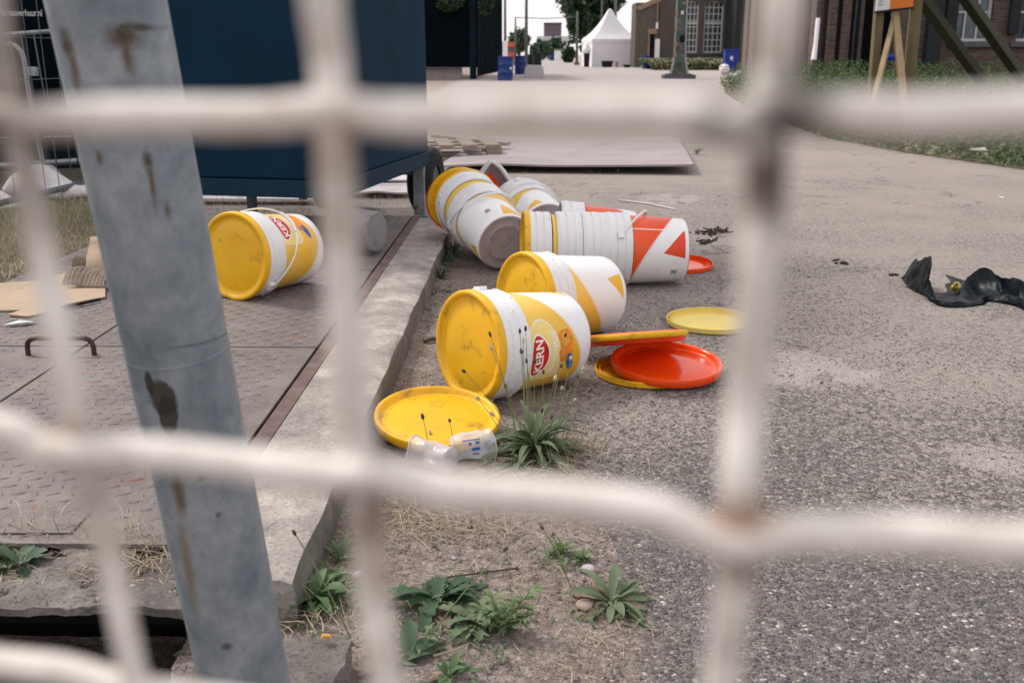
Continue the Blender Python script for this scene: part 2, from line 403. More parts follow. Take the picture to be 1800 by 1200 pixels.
M['timber'] = mk_wood('treated_timber', (.16, .125, .06), (9, 9, 1)); M['timber_p'] = mk_wood('pale_new_timber', (.44, .33, .19), (9, 9, 1)); M['timber_d'] = mk_wood('dark_treated_timber', (.050, .055, .032), (9, 9, 1))
M['brownplank'] = mk_wood('brown_grey_planks', (.13, .105, .085), (9, 9, 1))
M['bag'] = None
def mk_bag():
    n = N('black_bin_liner'); f = n.noise(n.co(), 22, 6, .6, .4)
    n.bump(f, .006, .7); n.b.inputs['Specular IOR Level'].default_value = .14; return n.fin(n.ramp(f, (.3, (.002, .004, .007)), (.7, (.006, .010, .015))), .34)
M['bag'] = mk_bag()
M['apple'] = simple('apple_core_flesh', (.42, .33, .06), .5, var=.4, sc_=50, dirt=(.10, .05, .02), dthr=(.5, .6), dsc=50)
M['card'] = simple('cardboard', (.44, .34, .25), .85, var=.12, sc_=5, dirt=(.3, .22, .15), dthr=(.6, .75))
M['card_d'] = simple('corrugated_cardboard', (.27, .22, .18), .9, var=.3, sc_=30)
M['paper'] = simple('pale_paper', (.6, .64, .66), .6, var=.15, sc_=20)
M['sack'] = simple('white_woven_sack', (.58, .55, .56), .8, var=.12, sc_=6, bump=.01, bsc=14, dirt=(.12, .11, .1), dthr=(.64, .68), dsc=18)
M['handlebar'] = simple('red_brown_bar', (.055, .030, .030), .55, .3, var=.4, sc_=30)
def leafmat(name, a, b, tr=.25):
    n = N(name); f = n.noise(n.co('World'), 28, 5, .6); oi = n.noise(n.co('World'), 6, 2)
    col = n.mix(f, a, b); col = n.mix(n.math('MULTIPLY', n.step(oi, .5, .75), .4), col, b)
    n.fin(col, .55); n.b.inputs['Transmission Weight'].default_value = 0
    t = n.new('ShaderNodeBsdfTranslucent'); n.put(t.inputs[0], col)
    ms = n.new('ShaderNodeMixShader'); ms.inputs[0].default_value = tr
    n.t.links.new(n.b.outputs[0], ms.inputs[1]); n.t.links.new(t.outputs[0], ms.inputs[2]); n.t.links.new(ms.outputs[0], n.out.inputs[0])
    return n.m
M['leaf'] = leafmat('weed_leaf', (.060, .115, .042), (.13, .21, .09))
M['leaf_d'] = leafmat('dark_weed_leaf', (.028, .066, .036), (.075, .13, .065))
M['leaf_g'] = leafmat('grey_green_leaf', (.085, .125, .065), (.18, .23, .13))
M['leaf_p'] = leafmat('pale_green_leaf', (.10, .16, .06), (.20, .28, .12))
M['straw'] = leafmat('dry_straw', (.26, .20, .135), (.52, .43, .31), .15)
M['stalk'] = leafmat('green_stalk', (.10, .14, .06), (.24, .28, .13), .1)
M['seed'] = simple('brown_seed_head', (.085, .065, .045), .8, var=.3, sc_=60)
M['seed_p'] = simple('pale_flower_head', (.50, .44, .30), .8, var=.3, sc_=60)
M['deadleaf'] = simple('dead_leaf', (.19, .135, .095), .8, var=.4, sc_=30)
M['verge'] = leafmat('verge_green', (.025, .060, .020), (.10, .16, .055), .2)
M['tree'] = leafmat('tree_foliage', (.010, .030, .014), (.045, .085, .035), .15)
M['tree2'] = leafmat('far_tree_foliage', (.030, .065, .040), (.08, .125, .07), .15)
M['bark'] = simple('bark', (.09, .07, .05), .9, var=.3)
def mk_brick(name, a, b, mo, plane='xz'):
    n = N(name); x, y, z = n.sep(n.co()); v = n.comb(x if plane == 'xz' else y, z, 0.0)
    br = n.new('ShaderNodeTexBrick'); n.put(br.inputs['Vector'], v); n.put(br.inputs['Color1'], a); n.put(br.inputs['Color2'], b); n.put(br.inputs['Mortar'], mo)
    br.inputs['Scale'].default_value = 1.0; br.inputs['Mortar Size'].default_value = .008; br.inputs['Brick Width'].default_value = .22; br.inputs['Row Height'].default_value = .066
    br.inputs['Bias'].default_value = -.1
    f = n.noise(n.co(), .9, 6, .6); col = n.mix(n.math('MULTIPLY', n.step(f, .4, .75), .5), br.outputs[0], tuple(q * .5 for q in a))
    n.bump(n.math('SUBTRACT', 1.0, br.outputs['Fac']), .006); return n.fin(col, .88)
M['brick'] = mk_brick('brown_brick', (.13, .078, .062), (.038, .028, .028), (.13, .118, .11))
M['brick_far'] = mk_brick('dark_weathered_brick', (.125, .095, .080), (.085, .066, .056), (.10, .088, .078))
M['brick_dk'] = mk_brick('dark_brick', (.022, .026, .030), (.014, .018, .022), (.02, .02, .02))  # near-black brick; on the hall wing the colour stands in for shade
M['frame'] = simple('white_window_paint', (.52, .50, .50), .5, var=.1)
M['glass'] = simple('dark_window_glass', (.020, .035, .045), .12, var=.4, sc_=1.5)
M['glass_c'] = simple('curtained_window_glass', (.10, .13, .15), .2, var=.4, sc_=2.5)
M['stone'] = simple('grey_stone_sill', (.10, .10, .11), .8, var=.2)
M['tent'] = simple('white_tent_canvas', (.78, .76, .79), .6, var=.04, sc_=2)
M['drum'] = simple('blue_drum_paint', (.010, .035, .17), .4, var=.2, sc_=5, dirt=(.05, .07, .14), dthr=(.6, .75), dsc=8)
M['bin'] = simple('blue_plastic_bin', (.010, .03, .24), .45, var=.1)
M['tan'] = simple('tan_timber_trim', (.30, .20, .14), .8)
M['mast'] = simple('mottled_green_mast', (.085, .11, .085), .7, var=.5, sc_=2.5, dirt=(.22, .22, .19), dthr=(.55, .65), dsc=3)
M['signorange'] = simple('orange_sign_print', (.62, .17, .02), .5, var=.04)
M['signwhite'] = simple('white_sign_print', (.62, .6, .64), .5, var=.04)
M['greybldg'] = simple('grey_cladding', (.13, .115, .13), .8, var=.1); M['palebldg'] = simple('pale_render', (.52, .49, .50), .8, var=.2, sc_=.3)
M['orangebar'] = simple('orange_tarp', (.55, .12, .06), .7, var=.3, sc_=1.0)
M['polegrey'] = simple('dull_pole_steel', (.11, .12, .11), .6, .2)
def mk_clear(nm='clear_crinkled_plastic', c=(.72, .75, .82), b0=.36):
    n = N(nm); f = n.noise(n.co(), 45, 5, .6, .4); n.bump(f, .004, .8)
    n.fin(c, .14); tr = n.new('ShaderNodeBsdfTransparent'); ms = n.new('ShaderNodeMixShader')
    lw = n.new('ShaderNodeLayerWeight'); lw.inputs[0].default_value = .35
    n.put(ms.inputs[0], n.math('ADD', b0, n.math('MULTIPLY', lw.outputs['Facing'], .45)))
    n.t.links.new(tr.outputs[0], ms.inputs[1]); n.t.links.new(n.b.outputs[0], ms.inputs[2]); n.t.links.new(ms.outputs[0], n.out.inputs[0]); return n.m
M['clear'] = mk_clear()
M['clear2'] = mk_clear('milky_crinkled_plastic', (.62, .57, .58), .55)
M['cup'] = simple('dirty_white_cup', (.60, .55, .56), .5, var=.12, sc_=20)
M['cig'] = simple('cigarette_filter', (.70, .38, .10), .8, var=.1)

# ------------------------------------------------------------------ ground
KA = .0165                                                  # azimuth of the kerb
def K(x, s, z):                                             # kerb frame: x across, s along
    return Vector((x * math.cos(KA) + s * math.sin(KA), -x * math.sin(KA) + s * math.cos(KA), z))
MK = Matrix.Rotation(-KA, 4, 'Z')
def edges():
    xs = [-900, -300, -100, -40, -15, -8] + list(np.arange(-4.0, 2.6, .05)) + [3, 4, 6, 9, 15, 40, 100, 300, 900]
    ys = [-60, -10, -2, 0] + list(np.arange(.5, 6.5, .05)) + [7, 8, 10, 13, 17, 22, 30, 45, 80, 150, 300, 700, 2000]
    return xs, ys
gx, gy = edges()
V = []
PIT = (-.48, 1.36)
for yy in gy:
    for xx in gx:
        z = 0.0
        if -4 < xx < 2.5 and .5 < yy < 6.4:
            a = max(0, min(1, (.22 - xx) / .15)) * max(0, min(1, (6 - yy) / 1.0))
            z += a * (mn.noise(Vector((xx * 5, yy * 5, 0))) * .006 + mn.noise(Vector((xx * 19, yy * 19, 3))) * .0035)
            if xx > -.40: z += a * max(0, 1 - abs(xx + .38) / .1) * .008
            if xx < PIT[0] and yy < (PIT[1] if xx > -.60 else 2.2): z = -.42 + mn.noise(Vector((xx * 7, yy * 7, 3))) * .03
            elif xx < -.58: z = -.06
        elif xx <= -4 and -8 < xx and .5 < yy < 6.4: z = 0
        V.append((xx, yy, z))
nx = len(gx)
F = [(j * nx + i, j * nx + i + 1, (j + 1) * nx + i + 1, (j + 1) * nx + i) for j in range(len(gy) - 1) for i in range(nx - 1)]
g = npmesh('ground', V, F, M['ground']); tag(g, kind='structure'); g.data.polygons.foreach_set('use_smooth', [True] * len(F))

# verge sheet at the right, raised towards the buildings
vp = [(5.9, 4.0), (4.95, 7.0), (4.45, 8.4), (3.95, 10.2), (3.75, 12), (4.2, 18), (5.4, 26), (7.6, 37), (9.0, 41)]
mb = MB(); rows = []
for (x, y) in vp:
    rows.append([(x + 0.0, y, .004), (x + .25, y, .04), (x + 1.2, y, .10), (x + 3, y, .18), (x + 60, y, .25)])
vs = [p for r in rows for p in r]
mb.add(vs, [(i * 5 + j, i * 5 + j + 1, (i + 1) * 5 + j + 1, (i + 1) * 5 + j) for i in range(len(rows) - 1) for j in range(4)])
o = mb.build('verge', M['soil']); tag(o, kind='structure')
# far bank in front of the far building
a = D(1160, 96, 66); b = D(1300, 96, 66)
mb = MB(); mb.prism([(a.x, 0.004), (a.x + .6, .45), (b.x, .45), (b.x, .004)], 64.5, 77); o = mb.build('bank', M['verge']); tag(o, kind='structure')

# soil bed under the platform edge at the left (grass grows there)
mb = MB(); mb.box(-9, -2.12, .5, 9.0, -.3, .03); o = mb.build('left_bed', M['soil']); o.name = 'grass_bed'; tag(o, kind='structure')

# ------------------------------------------------------------------ kerb and tread plates
def kerb():
    root = empty('kerb', K(-.5, 1.4, 0), 'grey concrete kerb running along the rusty tread plates', 'kerb')
    Mi = root.matrix_basis.inverted()
    mb = MB(); S = [1.53 + .06 * i for i in range(66)]
    prof = [(-.595, -.06), (-.595, .090), (-.50, .091), (-.425, .089), (-.405, .082), (-.398, .068), (-.395, .0), (-.392, -.06)]
    vs = []
    for i, s in enumerate(S):
        end = max(0, (s - 5.1) / .32)
        for (x, z) in prof:
            n1 = mn.noise(Vector((x * 9, s * 4, 1))) ; n2 = mn.noise(Vector((x * 30, s * 23, 5)))
            dx = (n1 * .010 + n2 * .006) * (1 if x > -.45 else 0)
            dx += -.10 * end * end if x > -.45 else 0
            if i == 0: dx -= .0
            zz = z + (n2 * .003 - (.012 if i == 0 and z > .05 else 0)) * (1 if z > 0 else 0)
            p = K(x + dx, s, zz); vs.append(Mi @ p)
    m = len(prof); fs = [(i * m + j, i * m + j + 1, (i + 1) * m + j + 1, (i + 1) * m + j) for i in range(len(S) - 1) for j in range(m - 1)]
    fs += [tuple(range(m))[::-1], tuple((len(S) - 1) * m + j for j in range(m))]
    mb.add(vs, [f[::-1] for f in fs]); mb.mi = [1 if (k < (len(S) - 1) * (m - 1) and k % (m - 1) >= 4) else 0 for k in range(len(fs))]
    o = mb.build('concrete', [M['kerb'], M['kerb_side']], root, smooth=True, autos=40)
kerb()
def lug(vs, fs, x, y, z, ang, L=.0170, W=.0050, h=.0026):
    c, s = math.cos(ang), math.sin(ang); b = len(vs)
    for (u, v, q) in [(-L, 0, 0), (-L * .2, -W, 0), (L, 0, 0), (-L * .2, W, 0), (-L * .45, 0, h), (L * .45, 0, h)]:
        vs.append((x + u * c - v * s, y + u * s + v * c, z + q))
    fs += [(b, b + 1, b + 4), (b + 1, b + 2, b + 5), (b + 1, b + 5, b + 4), (b + 2, b + 3, b + 5), (b + 3, b + 4, b + 5), (b + 3, b, b + 4)]
def tread_plate(x0, x1, s0, s1, label, lugs=True, cut=0.0, zt=.09):
    root = empty('tread_plate', K((x0 + x1) / 2, s0, zt - .008), label, 'steel plate')
    Mi = root.matrix_basis.inverted()
    g_ = .005; mb = MB(); mb.box(x0 + g_, x1 - g_, s0 + g_, s1 - g_, zt - .008, zt, MK)
    vs = []; fs = []
    if lugs:
        p = .036; ny = int((s1 - s0) / p); nx_ = int((x1 - x0) / p)
        for j in range(1, ny):
            for i in range(1, nx_):
                x = x0 + i * p; y = s0 + j * p
                if mn.noise(Vector((x * 2, y * 2, 8))) > .42: continue
                q = K(x, y, 0); lug(vs, fs, q.x, q.y, zt, (.35 if (i + j) % 2 else 1.95) + .12)
    mb.add(vs, fs)
    mb.v = [tuple(Mi @ Vector(v)) for v in mb.v]
    o = mb.build('plate', M['plate'], root)
    return root
# s positions of the cross joints
sj = [1.66, 2.78, 3.86, 4.9, 6.1]
q0 = G(560, 612, .09); q1 = G(250, 968, .09)
sA, sB = q1.y + .01, q0.y
names = ['foreground rusty tread plate below the long cross joint', 'rusty tread plate carrying the lifting handle and torn cardboard', 'rusty tread plate carrying the fallen yellow-lidded bucket', 'shaded rusty tread plate beneath the blue container']
tread_plate(-1.36, -.642, sA, sB, 'foreground rusty tread plate between handle plate and kerb')
tread_plate(-2.06, -1.36, sA, sB, 'rusty tread plate at the left edge of the platform foreground')
hp = tread_plate(-2.06, -1.36, sB, 4.05, 'rusty tread plate holding the torn cardboard sheet')
tread_plate(-1.36, -.642, sB, 4.05, 'rusty tread plate under the yellow-lidded bucket on the platform')
tread_plate(-2.06, -1.36, 4.05, 5.5, 'rusty tread plate beside the dry grass at the back left')
tread_plate(-1.36, -.642, 4.05, 5.5, 'shaded rusty tread plate beneath the blue container')
def angle_iron():
    mb = MB(); mb.box(-.637, -.597, sA, 5.5, .055, .0915, MK); o = mb.build('angle_iron', M['angle'], bevel=.002)
    tag(o, 'rusty angle iron strip edging the tread plates beside the kerb', 'steel strip')
angle_iron()
mb = MB(); mb.box(-2.07, -.60, sA - .02, 5.5, -.06, .078, MK); o = mb.build('platform_bed', M['black']); tag(o, kind='structure')
# smooth patch plate in the corner + short bar
c0 = G(60, 900, .092)
mb = MB(); mb.box(c0.x - .05, c0.x + .11, c0.y - .09, c0.y + .04, .0905, .0945); o = mb.build('patch_plate', M['plate'], bevel=.001); tag(o, 'small smooth steel patch welded on the foreground tread plate', 'steel patch')
# rough concrete ledge in front of the plates
def slab_rough(name, x0, x1, y0, y1, z0, z1, mat, label, cat, amp=.012, step=.02, kind=None):
    nx_ = max(4, int((x1 - x0) / step)); ny = max(4, int((y1 - y0) / step)); nz = max(3, int((z1 - z0) / step))
    vs = []; fs = []
    def P(x, y, z, e):
        v = Vector((x, y, z)); n1 = mn.noise_vector(v * 9) * amp + mn.noise_vector(v * 34) * amp * .45
        return v + n1 * Vector((1, 1, .8)).length / 1.6
    def grid(f, a, b):
        base = len(vs)
        for j in range(b + 1):
            for i in range(a + 1): vs.append(P(*f(i / a, j / b), 0))
        for j in range(b):
            for i in range(a): fs.append((base + j * (a + 1) + i, base + j * (a + 1) + i + 1, base + (j + 1) * (a + 1) + i + 1, base + (j + 1) * (a + 1) + i))
    L = lambda a, b, t: a + (b - a) * t
    grid(lambda u, v: (L(x0, x1, u), L(y0, y1, v), z1), nx_, ny)
    grid(lambda u, v: (L(x0, x1, u), y0, L(z0, z1, v)), nx_, nz)
    grid(lambda u, v: (x1, L(y0, y1, u), L(z0, z1, v)), ny, nz)
    grid(lambda u, v: (x0, L(y1, y0, u), L(z0, z1, v)), ny, nz)
    grid(lambda u, v: (L(x1, x0, u), y1, L(z0, z1, v)), nx_, nz)
    o = npmesh(name, vs, fs, mat); o.data.polygons.foreach_set('use_smooth', [True] * len(fs)); tag(o, label, cat)
    if kind: tag(o, kind=kind)
    return o
slab_rough('concrete_ledge', -3.2, -.47, 1.455, sA + .06, .058, .072, M['rubble'], 'crumbling dark concrete ledge between tread plates and pit', 'ledge', .017, .014)
slab_rough('broken_concrete', -.49, -.265, .95, 1.40, -.2, .050, M['rubble'], 'broken lump of pebbly concrete beside the pole foot', 'concrete lump', .016)
# pit walls
mb = MB(); mb.box(-4, -.60, 2.15, 2.2, -.45, -.065); mb.box(-.50, -.44, .2, 2.1, -.45, -.01); o = mb.build('pit_wall', M['pit_shade']); tag(o, kind='structure')

# lifting handle
def handle_bar():
    a = G(50, 624, .09); b = G(166, 624, .09); h = .052
    mb = MB(); pts = []
    for (u, z) in [(0, -.01), (0, .5), (.015, .75), (.06, .93), (.14, 1), (.5, 1.0), (.86, 1), (.94, .93), (.985, .75), (1, .5), (1, -.01)]:
        p = a.lerp(b, u); p.z = .09 + h * z; pts.append(p)
    mb.tube(pts, .0075, 10); o = mb.build('lifting_handle', M['handlebar'], smooth=True, autos=50)
    tag(o, 'dark red-brown hoop handle standing on the left tread plate', 'handle')
handle_bar()

# ------------------------------------------------------------------ wire fence (nearest) and pole
def spline(pts, n=8):
    out = []; P = [Vector(p) for p in pts]
    for i in range(len(P) - 1):
        p0 = P[max(i - 1, 0)]; p1 = P[i]; p2 = P[i + 1]; p3 = P[min(i + 2, len(P) - 1)]
        for k in range(n):
            t = k / n
            out.append(.5 * ((2 * p1) + (-p0 + p2) * t + (2 * p0 - 5 * p1 + 4 * p2 - p3) * t * t + (-p0 + 3 * p1 - 3 * p2 + p3) * t ** 3))
    out.append(P[-1]); return out
def mesh_fence():
    base = T(900, 2300, FT(900, 2300)); 
    root = empty('wire_fence', (base.x, base.y, 0), 'white rust-spotted woven wire mesh right before the lens', 'wire fence')
    off = Vector((base.x, base.y, 0))
    Vv = [  # vertical wires as pixel polylines
        [(-700, -900), (-660, -300), (-560, 300), (-470, 900), (-380, 1500), (-300, 2300)],
        [(-45, -900), (-45, -300), (-14, 0), (6, 130), (36, 260), (75, 450), (115, 650), (135, 770), (165, 860), (200, 1010), (238, 1200), (330, 1600), (450, 2300)],
        [(510, -900), (545, -300), (566, 0), (580, 110), (588, 250), (598, 420), (615, 650), (632, 790), (645, 900), (655, 1050), (680, 1200), (730, 1600), (790, 2300)],
        [(1440, -900), (1410, -300), (1374, 0), (1362, 120), (1345, 230), (1345, 330), (1332, 500), (1312, 700), (1300, 850), (1298, 960), (1284, 1080), (1268, 1200), (1230, 1600), (1180, 2300)],
        [(2500, -900), (2380, -300), (2290, 300), (2180, 900), (2060, 1500), (1920, 2300)],
        [(3500, -900), (3250, 300), (2980, 1200), (2700, 2300)]]
    Hh = [
        [(-700, -590), (0, -520), (600, -480), (1300, -520), (1800, -560), (2700, -640), (3400, -700)],
        [(-800, 250), (-300, 230), (-60, 205), (60, 212), (250, 205), (450, 207), (580, 197), (720, 207), (1000, 203), (1200, 205), (1290, 222), (1360, 192), (1450, 200), (1620, 205), (1800, 198), (2300, 195), (3300, 190)],
        [(-700, 680), (-300, 720), (0, 752), (70, 788), (140, 792), (300, 800), (480, 822), (600, 836), (690, 838), (800, 862), (1000, 878), (1150, 898), (1230, 935), (1300, 952), (1380, 940), (1500, 938), (1650, 944), (1800, 955), (2400, 960), (3200, 970)],
        [(-600, 1100), (0, 1165), (120, 1180), (250, 1215), (600, 1270), (680, 1290), (1000, 1340), (1280, 1420), (1800, 1440), (3000, 1450)],
        [(-500, 1600), (300, 1730), (1200, 1900), (2900, 1980)]]
    for k, L in enumerate(Vv):
        pts = []
        for i, (px, py) in enumerate(L):
            pts.append(T(px, py, FT(px, py) + .002 * (1 if (i % 2) else -1)) - off)
        mb = MB(); mb.tube(spline(pts), .00285 if k != 1 else .0024, 14); mb.build('upright_wire', M['wire'], root, smooth=True)
    for k, L in enumerate(Hh):
        pts = [T(px, py, FT(px, py) - .0020) - off for (px, py) in L]
        mb = MB(); mb.tube(spline(pts), .0030, 14); mb.build('cross_wire', M['wire'], root, smooth=True)
mesh_fence()
def pole():
    a = T(178, -300, .97 * .93); a = T(187, 0, .99); b = T(432, 1200, 1.33)
    d = (a - b).normalized(); top = a + d * .9; bot = b - d * ((b.z + .30) / d.z)
    root = empty('leaning_pole', bot, 'fat galvanised steel pole with rust patches, leaning behind the wire mesh', 'pole')
    mb = MB(); pts = [(bot - bot) .lerp(top - bot, k / 30) for k in range(31)]
    mb.tube(pts, .0575, 48); o = mb.build('tube', M['post'], root, smooth=True, autos=50)
    wz = T(310, 668, 1.03); t = (wz.z - bot.z) / d.z
    mb = MB(); mb.tube([d * (t - .0035), d * (t - .001), d * (t + .001), d * (t + .0035)], [.0572, .0580, .0580, .0572], 48, cap=False); mb.build('weld_ring', M['post'], root, smooth=True)
pole()

# ------------------------------------------------------------------ buckets and lids
LB = .345
def rad(z): return .1325 + (.150 - .1325) * z / LB
BODY = [(.118, .0), (.128, .001), (.1325, .008)] + [(rad(z), z) for z in (.04, .08, .12, .16, .20, .235)]
RIM = [(rad(.240), .240), (.1535, .2405), (.1555, .244), (.1558, .268), (.1535, .2705), (.1535, .2735), (.1562, .276), (.1568, .300), (.1535, .303), (.1535, .306), (.1572, .309), (.1578, .334), (.155, .3375), (.1525, .345), (.148, .345), (.147, .30)]
LID = [(.1555, .328), (.1605, .3285), (.1615, .331), (.1610, .347), (.1590, .3515), (.1555, .3530), (.1500, .3525), (.1460, .3500), (.1435, .3445), (.1420, .3425), (.1300, .3418), (.1295, .3408), (.1280, .3415), (.070, .3418), (.0, .3420)]
_cache = {}
def shared(key, fn):
    if key not in _cache: _cache[key] = fn()
    return _cache[key]
def mk(name, me, parent):
    o = bpy.data.objects.new(name, me); C.objects.link(o); o.parent = parent; return o
def body_mesh(mat):
    mb = MB(); mb.lathe(BODY, 96, uv=True); o = mb.build('bucket_body', mat, smooth=True, autos=40); me = o.data; bpy.data.objects.remove(o); return me
def rim_mesh():
    mb = MB(); mb.lathe(RIM, 96)
    for k in range(16):                                     # little webs between the ribs
        a = 2 * math.pi * k / 16 + .1; Mz = Matrix.Rotation(a, 4, 'Z')
        z0, z1 = ((.2695, .2745), (.3020, .3070))[k % 2]
        mb.box(.1525, .1560, -.0015, .0015, z0, z1, Mz)
        mb.box(.155, .1573, -.012, .012, .278 if k % 3 else .246, .286 if k % 3 else .254, Mz)
    o = mb.build('bucket_rim', M['white'], smooth=True, autos=35); me = o.data; bpy.data.objects.remove(o); return me
def base_mesh():
    mb = MB(); mb.lathe([(.0, -.001), (.02, -.001), (.022, .0015), (.028, .0015), (.03, -.001), (.075, -.001), (.078, -.0025), (.083, -.0025), (.086, -.001), (.112, -.0005), (.118, -.003), (.126, -.003), (.1285, .001)], 64)
    o = mb.build('bucket_base', M['base'], smooth=True, autos=40); me = o.data; bpy.data.objects.remove(o); return me
def lid_mesh(mat):
    mb = MB(); mb.lathe(LID, 96)
    vs = mb.v
    o = mb.build('bucket_lid', mat, smooth=True, autos=50); me = o.data; bpy.data.objects.remove(o); return me
def handle_mesh(psi, th=0.0, R_=.164, zc=.292, wob=0.0, key=None):
    e = Vector((math.cos(th), math.sin(th), 0)); p = Vector((-math.sin(th), math.cos(th), 0)); z = Vector((0, 0, 1))
    pts = []
    for k in range(33):
        t = math.pi * k / 32; r2 = max(R_, .159 / math.cos(psi)) * (1 + .03 * math.sin(t))
        q = e * math.cos(t) * R_ + (p * math.cos(psi) - z * math.sin(psi)) * math.sin(t) * r2
        q += Vector((0, 0, zc)) + z * wob * math.sin(3 * t)
        pts.append(q)
    mb = MB(); mb.tube(pts, .0042, 8, flat=.7)
    grip = pts[13:20]; mb.tube(grip, .0062, 8)
    for sgn in (1, -1):
        Mx = Matrix.Rotation(th + (0 if sgn == 1 else math.pi), 4, 'Z')
        mb.box(.153, .1675, -.014, .014, zc - .013, zc + .013, Mx)
    return mb
def bucket(P, bz, az, roll, label, lab='y', lid='yellow', handle=(.2, 0.0), tilt=None, group=None, decals=None, at='lid', Lcz=None, hwob=0.0):
    """P: xy of the lid-plane centre; az: direction lid->base; bz: height of what it lies on"""
    tau = math.atan((.158 - .1325) / .33) if tilt is None else tilt
    a = Vector((math.sin(az) * math.cos(tau), math.cos(az) * math.cos(tau), -math.sin(tau)))
    z = -a; x = (Vector((0, 0, 1)) - z * z.z).normalized(); y = z.cross(x)
    Rm = Matrix((x, y, z)).transposed() @ Matrix.Rotation(-roll, 3, 'Z')
    cz = bz + .1595 * math.cos(tau) if Lcz is None else Lcz
    top = Vector((P[0], P[1], cz)); org = top - z * LB
    root = empty('mayonnaise_bucket', (0, 0, 0), label, 'bucket', group)
    root.matrix_basis = Matrix.Translation(org) @ Rm.to_4x4()
    b = mk('body', shared('b' + lab, lambda: body_mesh(M['lab_' + lab])), root)
    mk('rim', shared('rim', rim_mesh), root); mk('base', shared('base', base_mesh), root)
    if lid: mk('lid', shared('lid' + lid, lambda: lid_mesh(M[lid])), root)
    if handle is not None:
        hm = handle_mesh(handle[0], handle[1], wob=hwob); hm.build('handle', M['white'], root, smooth=True, autos=60)
    if decals: decals(root, b)
    return root, org, Rm
def on_cone(u, z, off=.0006):                             # u = arc position (m) along the surface at angle theta
    r = rad(z) + off; th = u / .142
    return Vector((r * math.cos(th), r * math.sin(th), z))
def decal(parent, name, poly, uc, zc, mat, off=.0006, rings=5):
    n = len(poly); mb = MB(); vs = [on_cone(uc, zc, off)]; fs = []
    # subdivide outline
    P = []
    for i in range(n):
        a = Vector(poly[i]); b = Vector(poly[(i + 1) % n]); m = max(1, int((b - a).length / .006))
        for k in range(m): P.append(a.lerp(b, k / m))
    n = len(P); cx = sum(p.x for p in P) / n; cy = sum(p.y for p in P) / n
    vs = [on_cone(uc + cx, zc + cy, off)]
    for r in range(1, rings + 1):
        for p in P: vs.append(on_cone(uc + cx + (p.x - cx) * r / rings, zc + cy + (p.y - cy) * r / rings, off))
    for k in range(n): fs.append((0, 1 + k, 1 + (k + 1) % n))
    for r in range(rings - 1):
        for k in range(n):
            k2 = (k + 1) % n; b0 = 1 + r * n; b1 = b0 + n; fs.append((b0 + k, b1 + k, b1 + k2, b0 + k2))
    mb.add(vs, fs); return mb.build(name, mat, parent)
def text_mesh(s, size, bold=.0):
    cu = bpy.data.curves.new('t', 'FONT'); cu.body = s; cu.size = size; cu.align_x = 'CENTER'; cu.align_y = 'CENTER'; cu.offset = bold; cu.resolution_u = 4
    o = bpy.data.objects.new('t', cu); C.objects.link(o)
    dg = bpy.context.evaluated_depsgraph_get(); me = bpy.data.meshes.new_from_object(o.evaluated_get(dg))
    v = [tuple(q.co) for q in me.vertices]; f = [tuple(p.vertices) for p in me.polygons]
    bpy.data.objects.remove(o); return v, f
def text_on_cone(parent, name, s, size, uc, zc, mat, off=.0012, sx=1.0, bold=.0, arc=0.0, rot=0.0):
    v, f = text_mesh(s, size, bold)
    mb = MB(); c_, s_ = math.cos(rot), math.sin(rot); vs = []
    for (x, y, _) in v:
        x *= sx; X = x * c_ - y * s_; Y = x * s_ + y * c_ + arc * x * x
        vs.append(on_cone(uc + X, zc + Y, off))
    mb.add(vs, f); return mb.build(name, mat, parent)
def teardrop(w_, h_, n=28, sk=.25):
    P = []
    for k in range(n):
        t = 2 * math.pi * k / n; x = math.cos(t); y = math.sin(t)
        P.append((w_ / 2 * x * (1 + sk * y * .6), h_ / 2 * (y + sk * x * x * .7 - sk * .3)))
    return P
def smooth2(P):
    n = len(P); out = []
    for i in range(n):
        p0, p1, p2, p3 = (Vector(P[(i + k) % n]) for k in (-1, 0, 1, 2))
        for k in range(4):
            t = k / 4; v = .5 * ((2 * p1) + (-p0 + p2) * t + (2 * p0 - 5 * p1 + 4 * p2 - p3) * t * t + (-p0 + 3 * p1 - 3 * p2 + p3) * t ** 3); out.append((v.x, v.y))
    return out
